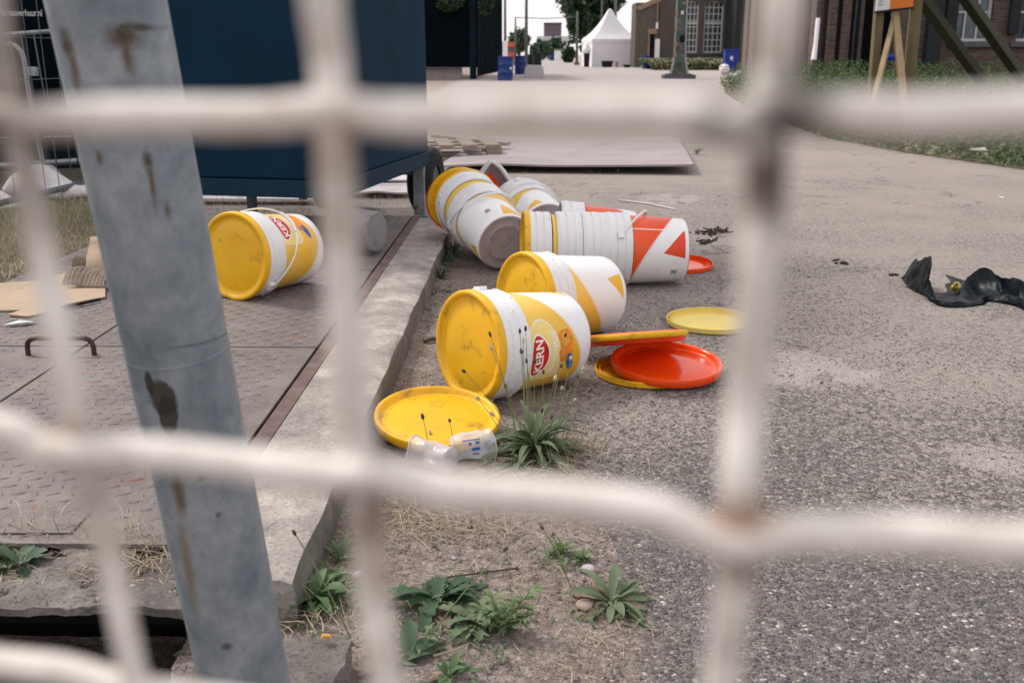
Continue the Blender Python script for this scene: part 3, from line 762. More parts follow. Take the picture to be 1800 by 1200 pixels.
def kern(uc, dz=0.0):
    def f(root, body):
        zc = LB - .137 + dz
        big = smooth2([(-.075, -.085), (-.082, -.03), (-.075, .02), (-.05, .042), (-.01, .045), (.04, .040), (.085, .015), (.105, -.02), (.085, -.055), (.03, -.080), (-.03, -.088)])
        ringo = decal(root, 'swoosh_outline', [(x * 1.0, y * 1.0) for x, y in big], uc, zc, M['print_white'], .0004)
        decal(ringo, 'swoosh_panel', [(x * .965 , y * .955 - .0012) for x, y in big], uc, zc, M['print_pale'], .0007)
        lg = decal(root, 'emblem_border', teardrop(.128, .072), uc - .003, zc - .008, M['print_white'], .0010)
        decal(lg, 'emblem', teardrop(.118, .062), uc - .003, zc - .008, M['red'], .0013)
        text_on_cone(lg, 'brand_text', 'KERN', .040, uc - .003, zc - .008, M['print_white'], .0017, .98, .0010, rot=.05)
        text_on_cone(root, 'product_text', 'MAYONAISE', .0265, uc + .004, zc - .064, M['print_white'], .0011, .86, .0006, arc=1.2)
        pz = zc - .102; pu = uc + .012
        fd = decal(root, 'food_picture', smooth2([(-.035, -.03), (-.04, .008), (-.012, .022), (.012, .014), (.04, .024), (.056, .004), (.045, -.024), (.015, -.03)]), pu, pz, M['print_food'], .0010)
        decal(fd, 'food_piece', teardrop(.042, .030), pu + .028, pz - .003, M['print_food2'], .0014)
        decal(fd, 'food_tip', teardrop(.028, .024), pu + .043, pz - .012, M['print_food'], .0017)
        decal(root, 'blue_mark', smooth2([(-.03, -.016), (.0, .008), (.030, .010), (.026, -.008), (.0, -.018)]), pu - .048, pz - .020, M['print_blue'], .0010)
    return f
def barcode(uc, sdist):
    def f(root, body):
        z = LB - sdist
        q = decal(root, 'barcode_panel', [(-.024, -.030), (.024, -.030), (.024, .030), (-.024, .030)], uc, z, M['print_white'], .0006)
        mb = MB(); rr = random.Random(3); zz = z - .012
        for i in range(13):
            w_ = rr.choice((.0006, .0010, .0014)); 
            a = uc - .013; 
            pts = [on_cone(a + k * .0065, zz, .0010) for k in range(5)]; pts2 = [on_cone(a + k * .0065, zz + w_, .0010) for k in range(5)]
            mb.add(pts + pts2, [(k, k + 1, k + 6, k + 5) for k in range(4)]); zz -= w_ + .001
        mb.build('barcode', M['ink'], q)
    return f
W = 'empty mayonnaise buckets dumped along the kerb'
def xy(px, py, z): p = G(px, py, z); return (p.x, p.y)
zl = .1595
# B2 front bucket with the red emblem
bucket(xy(824, 609, zl), 0, R(53), R(0), 'front bucket lying beside the weed, with red oval emblem and MAYONAISE lettering', handle=(.10, R(12)), decals=kern(R(-93) * .142), group=W)
# B3
bucket(xy(921, 526, zl), 0, R(55), R(70), 'bucket with smooth clean yellow lid lying just behind the front bucket', handle=None, group=W)
# B1 on the platform
bucket(xy(412, 450, zl + .09), .09, R(29), R(-53), 'lone yellow-lidded bucket lying on the rusty tread plates', handle=(R(38), R(-183)), decals=kern(R(-93) * .142), group=W)
# S2: nested row ending in the orange bucket
s2 = G(921, 437, zl); az2 = R(86.5); dv = Vector((math.sin(az2), math.cos(az2)))
offs = [0, .128, .235, .335]
labs = [('white bucket with yellow lid at the left end of the nested row', 'y', 'yellow', None),
        ('nested white bucket second from the yellow lid end of the row', 'y', None, None),
        ('nested white bucket just left of the orange bucket in the row', 'y', None, (.06, R(75))),
        ('orange and white bucket with barcode at the right end of the nested row', 'o', None, (R(40), R(150)))]
for k, (lb, la, li, hd) in enumerate(labs):
    bucket((s2.x + dv.x * offs[k], s2.y + dv.y * offs[k]), 0, az2, R([-60, 40, 40, -152][k]), lb, la, li, hd, tilt=R(1.2), group=W, Lcz=zl + .001 - offs[k] * .02,
           decals=barcode(R(-122 - 152) * .142, .262) if k == 3 else None)
# S1: diagonal nested row leaning on the kerb
p1 = G(888, 426, .137); az1 = R(155.9); tl = R(14.5); dv = Vector((math.sin(az1) * math.cos(tl), math.cos(az1) * math.cos(tl), -math.sin(tl)))
labs = [('white bucket at the kerb end of the diagonal stack, closed by a yellow lid', 'yellow', (.05, R(60)), -45),
        ('nearest bucket of the diagonal stack, showing its grey base', None, (R(34), R(20)), 120)]
for k in range(2):
    q = p1 - dv * (LB + .16 - .16 * k)
    bucket((q.x, q.y), 0, az1, R(labs[k][3]), labs[k][0], 'y', labs[k][1], labs[k][2], tilt=tl, group=W, Lcz=q.z, decals=(barcode(R(92) * .142, .235) if k == 1 else None))
END1 = p1 - dv * (LB + .16); DV1 = dv
# S3: two nested buckets behind it
az3 = R(163); tl3 = R(6); dv = Vector((math.sin(az3) * math.cos(tl3), math.cos(az3) * math.cos(tl3), -math.sin(tl3)))
p3 = Vector((.165, 4.67, .150))
for k, (d_, lb, hd) in enumerate([(.44, 'white bucket lying behind the diagonal stack, near the crumpled white plastic', (.25, R(20))), (.345, 'white bucket nested behind the diagonal stack, its base behind the nested row', (.05, R(-60)))]):
    q = p3 - dv * d_
    bucket((q.x, q.y), 0, az3, R(30), lb, 'y', None, hd, tilt=tl3, group=W, Lcz=q.z)
# orange bucket behind S2
q = G(978, 424, zl)
bucket((.21, 4.50), 0, R(88), R(-60), 'orange bucket mostly hidden behind the nested row', 'o', None, (.1, R(30)), group=W)

def lid_thing(px, py, z, mat, label, tx=0.0, ty=0.0, flip=False, scale=1.0, rz=0.0, zs=1.0):
    """flat lid lying at the ground pixel (its centre)"""
    p = G(px, py, z + .012)
    def fn():
        prof = [(0, .0), (.1500, .0), (.1590, .002), (.1625, .008), (.1630, .020), (.1610, .0255), (.1570, .0270), (.1530, .0260), (.1490, .0225), (.1465, .0140), (.1440, .0120), (.1320, .0118), (.1315, .0108), (.1300, .0115), (.06, .0118), (0, .0120)]
        if flip: prof = [(0, .0), (.1500, .0), (.1590, .001), (.1625, .004), (.1635, .020), (.1620, .0215), (.1600, .0205), (.1585, .006), (.1500, .005), (.1490, .016), (.1475, .0165), (.1465, .0048), (.1200, .0040), (.119, .0048), (.117, .0040), (.05, .0040), (0, .0040)]
        mb = MB(); mb.lathe(prof, 96)
        if flip:
            for k in range(18): mb.box(.1475, .1590, -.0008, .0008, .004, .014, Matrix.Rotation(k * math.pi / 9, 4, 'Z'))
        o = mb.build('lid', mat, smooth=True, autos=45); me = o.data; bpy.data.objects.remove(o); return me
    me = shared(('L', mat.name, flip), fn)
    o = bpy.data.objects.new('bucket_lid', me); C.objects.link(o)
    o.location = (p.x, p.y, z); o.rotation_euler = (tx, ty, rz); o.scale = (scale,) * 3
    o.scale.z *= zs
    return tag(o, label, 'lid', 'loose bucket lids on the ground')
lid_thing(768, 735, .036, M['yellow'], 'scuffed yellow lid lying against the kerb beside the clear cup', tx=R(8), ty=R(3), rz=.0)
lid_thing(1137, 649, .002, M['yellow'], 'yellow lid under the glossy orange lid', flip=True, scale=.98)
lid_thing(1171, 640, .022, M['orange'], 'glossy orange lid lying on the flat yellow lid', tx=R(4), ty=R(1.5), scale=1.05)
lid_thing(1117, 598, .078, M['orange'], 'orange lid of the tilted pair, below the yellow one', tx=R(-17), ty=R(-4), scale=.98, zs=1.35)
lid_thing(1118, 590, .1135, M['yellow'], 'yellow lid lying on top of the tilted orange lid', tx=R(-17), ty=R(-4), scale=.975, zs=.7)
lid_thing(1250, 563, .001, M['dustyyellow'], 'upturned dusty yellow lid partly behind the right wire', flip=True, rz=1.0)
lid_thing(1191, 463, .004, M['orange'], 'orange lid lying behind the orange and white bucket', flip=True, tx=R(2))
for k, (mt, d_, lb) in enumerate([('yellow', .045, 'yellow lid leaning on the closed end of the diagonal stack'), ('orange', .066, 'orange lid peeking out behind the yellow ones at the end of the diagonal stack')]):
    o = lid_thing(800, 330, .1, M[mt], lb); q = END1 - DV1 * d_
    o.rotation_euler = (-DV1).to_track_quat('Z', 'Y').to_euler(); o.rotation_euler.rotate_axis('Y', R(-8 - 2 * k)); o.rotation_euler.rotate_axis('X', R(6)); o.location = q + Vector((-.006, 0, -.018 - .012 * k))
# grey pail behind the wire on the platform
def pail():
    p = G(598, 442, .09)
    root = empty('grey_pail', (p.x, p.y, .09), 'small grey pail lying on the tread plates beside the lone bucket', 'pail')
    Mx = Matrix.Translation((0, 0, .105)) @ Matrix.Rotation(R(-25), 4, 'Z') @ Matrix.Rotation(R(90), 4, 'Y')
    mb = MB(); mb.lathe([(0, .20), (.085, .20), (.09, .195), (.10, .03), (.105, .02), (.105, 0), (.098, 0), (.094, .03), (.086, .19), (0, .193)], 48, Mx); mb.build('shell', M['greyplastic'], root, smooth=True, autos=40)
    mb = MB(); pts = [Mx @ Vector((.105 * math.cos(t), .10 * math.sin(t), .02 + .03 * math.sin(t))) for t in np.linspace(0, math.pi, 20)]; mb.tube(pts, .0022, 6); mb.build('handle', M['galv'], root, smooth=True)
pail()

# crumpled white plastic with orange piece behind the stack
def hood():
    b = D(868, 350, 5.42); z0 = .0; px = 1750 * 1.03 / 5.75
    root = empty('crumpled_plastic', (b.x, b.y, 0), 'crumpled white plastic standing open like a hood behind the diagonal stack', 'plastic scrap')
    n = 22; prof = [(-.105, .0), (-.095, .16), (-.072, .30), (-.040, .375), (-.008, .405), (.03, .375), (.070, .30), (.115, .20), (.15, .0)]
    pr = spline([Vector((x, 0, z)) for x, z in prof], 4); rows = []
    for k in range(7):
        t = k / 6
        rows.append([Vector((p.x * (1 - .35 * t) + .02 * t, .26 * t, p.z * (1 - .55 * t * t) + .008 * mn.noise(Vector((p.x * 30, t * 6, p.z * 20))))) for p in pr])
    m = len(pr); rows = [[Vector((v.x * 1.35, v.y, v.z)) for v in q] for q in rows]; mb = MB(); mb.add([v for r_ in rows for v in r_], [(i * m + j, i * m + j + 1, (i + 1) * m + j + 1, (i + 1) * m + j) for i in range(6) for j in range(m - 1)])
    mb.build('sheet', M['white'], root, smooth=True, solid=.022)
    mb = MB(); vs = [(-.06, .02, 0), (-.065, .0, .25), (-.045, .01, .30), (-.020, .0, .340), (.012, -.01, .30), (.045, .0, .25), (.05, .01, 0), (-.02, .10, .22), (0, .12, 0)]
    mb.add(vs, [(0, 1, 2, 7), (2, 3, 7), (3, 4, 7), (4, 5, 8, 7), (5, 6, 8), (0, 7, 8), (0, 6, 5, 4, 3, 2, 1)]); mb.build('orange_piece', M['orange'], root)
hood()

# ------------------------------------------------------------------ small litter
def cup(px, py, ax, L, r0, r1, mat, name, label, cat, z=.0, bands=False, tilt=0.0):
    p = G(px, py, r0 + z); root = empty(name, (p.x, p.y, z), label, cat)
    Mx = Matrix.Translation((0, 0, r0)) @ Matrix.Rotation(ax, 4, 'Z') @ Matrix.Rotation(R(90) + tilt, 4, 'Y') @ Matrix.Translation((0, 0, -L / 2))
    prof = [(0, 0), (r1, 0)] + [(r1 + (r0 - r1) * k / 12 + .0007 * (k % 2), L * k / 12) for k in range(1, 13)] + [(r0 + .003, L), (r0 + .003, L + .004), (r0 - .001, L + .003)]
    prof2 = []
    mb = MB(); mb.lathe(prof, 40, Mx)
    mb.v = [tuple(Vector(v) + mn.noise_vector(Vector(v) * 30) * .006) for v in mb.v]
    mb.build('shell', mat, root, smooth=True)
    if bands:
        for (c, wd, ht, th) in [(.5, .020, .007, 262), (.5, .018, .003, 282), (.40, .045, .003, 225), (.36, .008, .006, 240), (.56, .010, .006, 238)]:
            vs = []
            for j in (-1, 1):
                for k in range(5):
                    a = R(th) + (k / 4 - .5) * ht / r0 * 1.0; r = r0 * (.94 + .04 * c) + .0012
                    vs.append(Mx @ Vector((r * math.cos(a), r * math.sin(a), L * c + j * wd / 2)))
            m2 = MB(); m2.add(vs, [(k, k + 1, k + 6, k + 5) for k in range(4)]); m2.build('blue_print', M['print_blue'], root)
cup(828, 783, R(22), .092, .036, .030, M['clear'], 'plastic_cup', 'crinkled clear plastic cup with blue print lying against the yellow lid', 'cup', bands=True)
cup(762, 800, R(150), .10, .036, .029, M['clear2'], 'plastic_cup', 'dirty milky cup lying between the clear cup and the kerb', 'cup')
def bag():
    P0 = G(1705, 520)
    root = empty('bin_liner', (P0.x, P0.y, 0), 'torn black bin liner crumpled on the asphalt at the right', 'plastic bag')
    # cross sections along its length: (px, y offset of near edge, far ridge height ...)
    sec = [(1611, 508, .0, .02, .06), (1614, 514, .015, .06, .12), (1620, 521, .012, .07, .12), (1628, 528, .010, .065, .15), (1636, 533, .008, .04, .16), (1643, 537, .006, .02, .10), (1650, 540, .006, .010, .06), (1668, 541, .005, .010, .012), (1690, 541, .005, .012, .014), (1708, 539, .006, .012, .02), (1722, 536, .004, .02, .045), (1735, 531, .006, .035, .085), (1748, 530, .012, .055, .105), (1762, 533, .018, .06, .10), (1778, 538, .012, .045, .085), (1792, 543, .02, .04, .090), (1812, 548, .02, .05, .095), (1850, 560, .01, .06, .07), (1900, 575, .0, .02, .0)]
    rows = []
    for (px, py, a, b_, c) in sec:
        q = G(px, py) - P0
        w_ = (.20 if px > 1740 else .13) if px > 1625 else .04
        r_ = [(0, .0), (.012, a + .012), (.03, a + .006), (.055, b_ * .6 + .006), (.075, max(b_, c)), (.090, c * .55), (.12, .005), (w_ + .02, .0)]
        rows.append([Vector((q.x + .012 + rng.uniform(-.006, .006) + (0.02 if px < 1640 and z > .08 else 0), q.y + y * (2.4 if px > 1715 else 1.7) - (.03 if px > 1740 else 0), z + .001)) for (y, z) in r_])
    def dens(r_):
        return [p.lerp(q_, t) for p, q_ in zip(r_[:-1], r_[1:]) for t in (0, .5)] + [r_[-1]]
    rows = [dens(r_) for r_ in rows]; cols = [spline([r_[k] for r_ in rows], 4) for k in range(len(rows[0]))]
    rows = [[c_[i] for c_ in cols] for i in range(len(cols[0]))]
    m = len(rows[0]); mb = MB(); mb.add([v for r_ in rows for v in r_], [(i * m + j, (i + 1) * m + j, (i + 1) * m + j + 1, i * m + j + 1) for i in range(len(rows) - 1) for j in range(m - 1)])
    mb.v = [tuple(Vector(v) + mn.noise_vector(Vector(v) * 24) * (.007 if v[2] > .004 else 0) + mn.noise_vector(Vector(v) * 60) * (.004 if v[2] > .004 else 0)) for v in mb.v]
    mb.build('film', M['bag'], root, smooth=True, solid=.0015, autos=45)
bag()
def apple():
    P = G(1677, 503, .075); P = G(1677, 506, .03)
    mb = MB(); mb.lathe([(0, .0), (.010, -.002), (.017, .004), (.012, .012), (.008, .018), (.0115, .026), (.017, .032), (.013, .037), (0, .033)], 16, Matrix.Rotation(R(55), 4, 'X'))
    mb.v = [tuple(Vector(v) + mn.noise_vector(Vector(v) * 90) * .003) for v in mb.v]
    mb.tube([(0, -.025, .02), (.002, -.033, .026)], .001, 6)
    o = mb.build('apple_core', M['apple'], smooth=True); o.location = (P.x, P.y, .028); tag(o, 'browning yellow apple core lying in the black bin liner', 'apple core')
apple()
# cardboard
def cardboard():
    pts = [G(-60, 500, .10), G(60, 492, .10), G(128, 476, .10), G(185, 505, .10), G(185, 521, .10), G(115, 532, .10), G(75, 548, .10), G(48, 554, .10), G(14, 552, .10), G(38, 543, .10), G(-60, 545, .10)]
    mb = MB(); n = len(pts); vs = [(p.x, p.y, .094 + .006 * mn.noise(p * 6)) for p in pts] ; vs += [(x, y, z + .005) for x, y, z in vs]
    mb.add(vs, [tuple(range(n)), tuple(range(2 * n - 1, n - 1, -1))] + [(i, (i + 1) % n, (i + 1) % n + n, i + n) for i in range(n)])
    o = mb.build('cardboard_sheet', M['card']); tag(o, 'torn flat beige cardboard sheet lying on the left tread plate', 'cardboard')
    def corr(cx, cy, z, L, Wd, rz, tiltx, label, nm='corrugated_cardboard', curl=.03):
        nn = 48; vs = []; fs = []
        for i in range(nn + 1):
            x = -L / 2 + L * i / nn
            for j in range(7):
                y = -Wd / 2 + Wd * j / 6
                vs.append((x, y, .0035 * math.sin(i * 1.35) + curl * math.sin(j / 6 * 2.4 + .4) * (1 + .3 * math.sin(i * .15)) + .006 * mn.noise(Vector((x * 20, y * 20, 0)))))
        for i in range(nn):
            for j in range(6): fs.append((i * 7 + j, (i + 1) * 7 + j, (i + 1) * 7 + j + 1, i * 7 + j + 1))
        mb = MB(); mb.add(vs, fs); o = mb.build(nm, M['card_d'], solid=.0025); p = G(cx, cy, z); o.location = p; o.rotation_euler = (tiltx, 0, rz); tag(o, label, 'cardboard')
    corr(158, 490, .125, .17, .11, R(-8), R(28), 'ribbed corrugated cardboard scrap curling beside the pole')
    corr(150, 466, .15, .09, .08, R(4), R(35), 'small ribbed cardboard scrap behind the larger corrugated piece', curl=.02)
    a = G(150, 486, .12); mb = MB(); n = 8; vs = []
    for i in range(n + 1):
        t = i / n
        for j in range(2):
            vs.append((a.x + .0 + .10 * j, a.y + .05 - .04 * math.cos(t * 2.6), .12 + .15 * t + .01 * math.sin(t * 5 + j)))
    mb.add(vs, [(2 * i, 2 * i + 1, 2 * i + 3, 2 * i + 2) for i in range(n)]); o = mb.build('cardboard_flap', M['card'], solid=.004, smooth=True); tag(o, 'upright curled smooth cardboard flap next to the pole', 'cardboard')
    p = G(33, 570, .094); mb = MB(); mb.add([(-.05, -.01, 0), (-.02, -.02, .006), (.02, -.012, .01), (.055, .02, .004), (.04, .035, .0), (0, .012, .012)], [(0, 1, 5), (1, 2, 5), (2, 3, 4, 5)]); o = mb.build('paper_scrap', M['paper'], solid=.001); o.location = p; tag(o, 'small torn blue-white paper scrap on the tread plate by the cardboard', 'paper scrap')
    mb = MB(); mb.bar(G(112, 540, .10), G(176, 526, .10), .010, .010); o = mb.build('dark_strip', M['tyre'], bevel=.002); tag(o, 'thin dark strip along the edge of the cardboard sheet', 'strip')
cardboard()
def small(name, pts, r, mat, label, cat, n=6, smooth=True):
    mb = MB(); mb.tube(pts, r, n); o = mb.build(name, mat, smooth=smooth, autos=60); return tag(o, label, cat)
def gp(px, py, z=.004): return G(px, py, z)
small('cigarette_butt', [gp(566, 1117, .066), gp(580, 1118, .062)], .0038, M['cig'], 'orange cigarette filter on the broken concrete lump', 'cigarette butt', 10)
small('white_rod', [gp(1088, 352, .006), gp(1140, 358, .006), gp(1188, 368, .006)], .006, M['whitesheet'], 'thin white rod lying on the asphalt behind the nested row', 'rod')
small('twig', [gp(772, 1016, .006), gp(845, 1006, .012), gp(910, 998, .006)], .0022, M['bark'], 'thin dark twig lying on the soil above the foreground weeds', 'twig')
small('twig', [gp(762, 1152, .008), gp(800, 1142, .012), gp(824, 1130, .006)], .002, M['straw'], 'pale dry twig below the jagged-leaved weed', 'twig')
small('twig', [gp(745, 598, .01), gp(760, 594, .014), gp(775, 596, .008)], .009, M['deadleaf'], 'reddish brown dead leaf stub beside the front bucket', 'dead leaf')
small('cigarette_butt', [gp(1757, 346, .006), gp(1766, 349, .006)], .006, M['whitesheet'], 'white cigarette butt far right on the asphalt', 'cigarette butt')
def pebble(px, py, r, c, label, z=0, flat=.6):
    mb = MB(); m_ = c
    prof = [(0, -1), (.6, -.8), (.95, -.3), (1, .1), (.8, .65), (.4, .93), (0, 1)]
    mb.lathe([(a * r, b * r * flat) for a, b in prof], 10); mb.v = [tuple(Vector(v) * (1 + .25 * mn.noise(Vector(v) * 60 + Vector((px, py, 0))))) for v in mb.v]
    o = mb.build('stone', m_, smooth=True); o.location = G(px, py, z + r * flat * .6); tag(o, label, 'stone')
M['chip'] = simple('brown_grey_chip', (.17, .145, .135), .9, var=.5, sc_=50)
M['pinkstone'] = simple('pinkish_stone', (.42, .32, .28), .8, var=.2, sc_=60); M['greystone'] = simple('pale_grey_stone', (.42, .38, .40), .8, var=.2, sc_=60)
pebble(1028, 1064, .016, M['pinkstone'], 'pinkish stone at the heart of the long-leaved rosette'); pebble(1034, 1000, .014, M['greystone'], 'pale grey stone beneath the yellowish green weed'); pebble(630, 1010, .012, M['greystone'], 'grey stone at the kerb foot left of the wire')
# dark dirt clumps on the asphalt
def clumps(name, spots, label, cat, mat):
    mb = MB()
    for (px, py, sx, sy, n) in spots:
        for k in range(n):
            x = px + rng.gauss(0, sx); y = py + rng.gauss(0, sy); r = rng.uniform(.004, .012); p = G(x, y, r * .3)
            mb.lathe([(0, -r * .4), (r * 1.2, -.2 * r), (r, r * .35), (0, r * .6)], 6, Matrix.Translation(p) @ Matrix.Rotation(rng.random() * 6, 4, 'Z') @ Matrix.Diagonal((1, rng.uniform(.4, 1), 1, 1)))
    o = mb.build(name, mat); return tag(o, label, cat, None, 'stuff')
M['dirt'] = simple('dark_dirt', (.035, .026, .02), .95, var=.4, sc_=30)
o = clumps('dirt_clump', [(1250, 408, 14, 3, 90), (1240, 425, 8, 2.5, 40), (1270, 405, 9, 2, 30)], 'dark crumbly dirt heap on the asphalt right of the orange bucket', 'dirt', M['dirt'])
o = clumps('dirt_clump', [(1486, 462, 5, 1.5, 12), (1470, 457, 3, 1, 5), (1565, 483, 6, 1, 7)], 'thin trail of dark dirt crumbs left of the bin liner', 'dirt', M['dirt'])
# gravel
def gravel():
    vs = []; fs = []
    def put(x, y, r, z=0):
        b = len(vs); k = nrng.uniform(.6, 1.3, 6)
        D6 = [(1, 0, 0), (0, 1, 0), (-1, 0, 0), (0, -1, 0), (0, 0, .7), (0, 0, -.5)]; a = nrng.uniform(0, 6.28); c_, s_ = math.cos(a), math.sin(a)
        for i, (p, q, w_) in enumerate(D6): vs.append((x + (p * c_ - q * s_) * r * k[i], y + (p * s_ + q * c_) * r * k[i], z + w_ * r * k[i] + r * .2))
        for (i, j) in ((0, 1), (1, 2), (2, 3), (3, 0)): fs.append((b + i, b + j, b + 4)); fs.append((b + j, b + i, b + 5))
    for _ in range(5200):
        y = 1.15 + 4.0 * nrng.random() ** 1.8; x = -.39 + nrng.gamma(1.4, .22); put(x, y, abs(nrng.normal(.0022, .0013)) + .0008)
    for _ in range(900):
        put(nrng.uniform(-1.3, -.5), nrng.uniform(1.47, 1.66), abs(nrng.normal(.0028, .002)) + .001, .072)
    for _ in range(6500):
        y = 1.15 + 3.5 * nrng.random() ** 1.9; x = nrng.uniform(.1, 1.4); put(x, y, abs(nrng.normal(.0024, .0011)) + .001)
    F_ = np.array(fs); o = npmesh('gravel', vs, fs, [M['greystone'], M['chip'], M['pinkstone'], M['rubble']])
    mi = np.repeat(nrng.choice([0, 1, 2, 3], len(fs) // 8, p=[.04, .55, .06, .35]), 8); o.data.polygons.foreach_set('material_index', mi.astype(int).tolist())
    tag(o, 'loose stone chips scattered over asphalt and soil', 'gravel', kind='stuff')
gravel()

# ------------------------------------------------------------------ plants
def leaf(mb, o, az, el, L, Wd, curl=.6, lobes=0, tw=0.0, n=9, fold=.18):
    """a single leaf blade starting at o"""
    d = Vector((math.sin(az), math.cos(az), 0)); sd_ = Vector((d.y, -d.x, 0)); p = Vector(o); e = el; vs = []
    for k in range(n + 1):
        t = k / n
        w_ = Wd * (math.sin(math.pi * min(1, .06 + t * .94)) ** .75) * (.55 + .9 * t if t < .5 else 1.0)
        if lobes: w_ *= (.55 + .45 * abs(math.sin(t * lobes * math.pi))) if k < n else .1
        if k == n: w_ = .0004
        if k == 0: w_ = Wd * .12
        dd = d * math.cos(e) + Vector((0, 0, 1)) * math.sin(e); up = -d * math.sin(e) + Vector((0, 0, 1)) * math.cos(e)
        s2_ = (sd_ * math.cos(tw) + up * math.sin(tw))
        vs += [p - s2_ * w_ / 2 + up * w_ * fold, p, p + s2_ * w_ / 2 + up * w_ * fold]
        p = p + dd * (L / n); e -= curl / n * (1 + t)
        if p.z < .003 + o[2] * .3: p.z = .003 + o[2] * .3; e = max(e, 0)
    fs = []
    for k in range(n):
        a = k * 3; fs += [(a, a + 1, a + 4, a + 3), (a + 1, a + 2, a + 5, a + 4)]
    mb.add(vs, fs)
def plant(name, px, py, label, cat, nleaf, L, Wd, el=(.2, 1.1), curl=1.0, lobes=0, mat='leaf', z=0.0, seed=1, group=None, stems=0, sh=(.1, .2), heads='seed', n=9, azr=(0, 6.283), lean=.3):
    r = random.Random(seed); p = G(px, py, z); root = empty(name, p, label, cat, group)
    mb = MB(); db = MB()
    for k in range(nleaf):
        az = azr[0] + (azr[1] - azr[0]) * (k * 2.4 % nleaf + r.random() * 1.5) / nleaf
        dd_ = r.random() < .14
        leaf(db if dd_ else mb, Vector((r.uniform(-.006, .006), r.uniform(-.006, .006), .002)), az, .1 if dd_ else r.uniform(*el), L * r.uniform(.6, 1.1), Wd * r.uniform(.7, 1.2), curl * r.uniform(.5, 1.3), lobes, r.uniform(-.4, .4), n)
    mb.build('foliage', M[mat], root, smooth=True)
    if db.f: db.build('withered_leaves', M['deadleaf'], root, smooth=True)
    for k in range(stems):
        az = r.uniform(0, 6.28); h = r.uniform(*sh); ln = r.uniform(0, lean); pts = []
        b0 = Vector((r.uniform(-.012, .012), r.uniform(-.012, .012), 0))
        for q in range(9):
            t = q / 8; pts.append(b0 + Vector((math.sin(az) * ln * h * t ** 1.5, math.cos(az) * ln * h * t ** 1.5, h * t)))
        stalk(root, pts, heads if r.random() < .65 else 'seed_p', r)
    return root
def stalk(root, pts, head='seed', r=rng, rad_=.0009):
    m1 = MB(); m1.tube(pts, [rad_ * (1.2 - .4 * i / len(pts)) for i in range(len(pts))], 6); s_ = m1.build('flower_stalk', M['stalk'], root, smooth=True)
    a = Vector(pts[-1]); d = (a - Vector(pts[-2])).normalized(); h = r.uniform(.009, .018)
    m2 = MB(); w_ = r.uniform(.0028, .0042)
    m2.tube([a - d * .001, a + d * h * .2, a + d * h * .5, a + d * h * .85, a + d * h], [.0008, w_, w_ * 1.1, w_ * .7, .0004], 8)
    if head == 'seed_p':
        for _ in range(14):
            q = a + d * h * r.random(); e_ = Vector((r.gauss(0, 1), r.gauss(0, 1), r.gauss(0, 1))).normalized() * r.uniform(.003, .006)
            m2.tube([q, q + e_], [.0005, .0009], 4)
    m2.build('seed_head', M[head], s_, smooth=True)
pl = plant('ribwort_plantain', 940, 795, 'big leafy plantain with many tall seed stalks before the front bucket', 'plant', 85, .150, .017, (.15, 1.35), 1.2, seed=4, mat='leaf_g')
# its stalks, tips located in the picture at slightly different depths
rr = random.Random(8); P = G(940, 795)
tips = [(863, 592), (866, 616), (914, 586), (924, 582), (920, 602), (917, 622), (993, 592), (1003, 633), (986, 646), (955, 657), (1024, 650), (926, 638), (818, 655), (842, 702), (890, 682), (965, 690), (987, 685), (1004, 678), (1081, 685), (869, 731), (952, 725), (968, 737), (1009, 705), (744, 737), (791, 742), (757, 763), (940, 640), (1035, 690), (975, 668)]
for i, (tx, ty) in enumerate(tips):
    Y = P.y + rr.uniform(-.05, .05) + (.03 if ty < 680 else -.02); q = D(tx, ty, Y) - P
    b0 = Vector((q.x * .5 + rr.uniform(-.012, .012), rr.uniform(-.015, .015), 0)); q.z = max(q.z, .03)
    if q.x < -.15: b0 = Vector((q.x + .012, -.02, 0)) if ty > 730 else Vector((-.04, -.01, 0))
    pts = [b0 + Vector(((q.x - b0.x) * (t ** 1.35), (q.y - b0.y) * t, q.z * (t ** .92))) for t in [k / 10 for k in range(11)]]
    stalk(pl, pts, 'seed_p' if i % 3 == 1 else 'seed', rr)
plant('broad_weed', 553, 1062, 'lush dark weed growing at the kerb foot by the pole', 'plant', 26, .080, .028, (.3, 1.2), 1.0, 0, 'leaf', seed=2, group='weeds in the foreground soil')
plant('broad_weed', 578, 1030, 'small pointed-leaf weed at the foot of the kerb face', 'plant', 16, .055, .014, (.4, 1.3), .9, 0, 'leaf', seed=23, group='weeds in the foreground soil')
plant('broad_weed', 500, 1035, 'dark serrated weed squeezed between kerb end and pole', 'plant', 18, .07, .026, (.5, 1.3), .9, 5, 'leaf_d', seed=22, group='weeds in the foreground soil')
plant('thistle_weed', 770, 1058, 'dark jagged-leaved rosette beside the second wire', 'plant', 24, .105, .034, (.1, .8), .8, 6, 'leaf_d', seed=3, group='weeds in the foreground soil', n=26)
plant('thistle_weed', 835, 1095, 'grey-green jagged-leaved rosette in the middle foreground', 'plant', 22, .09, .030, (.1, .7), .7, 6, 'leaf_g', seed=5, group='weeds in the foreground soil', n=26)
plant('long_leaved_weed', 1075, 1062, 'star-shaped rosette of long narrow leaves at the asphalt edge', 'plant', 26, .10, .016, (.1, .9), .8, 0, 'leaf_g', seed=6, group='weeds in the foreground soil', stems=0)
plant('small_weed', 985, 975, 'small yellowish green feathery weed below the wire', 'plant', 34, .045, .007, (.2, 1.4), .5, 3, 'leaf_p', seed=7, group='weeds in the foreground soil', n=12)
plant('small_weed', 1020, 985, 'low round-leaved green weed beside the feathery one', 'plant', 26, .028, .010, (.1, 1.0), .4, 3, 'leaf_p', seed=17, group='weeds in the foreground soil', n=8)
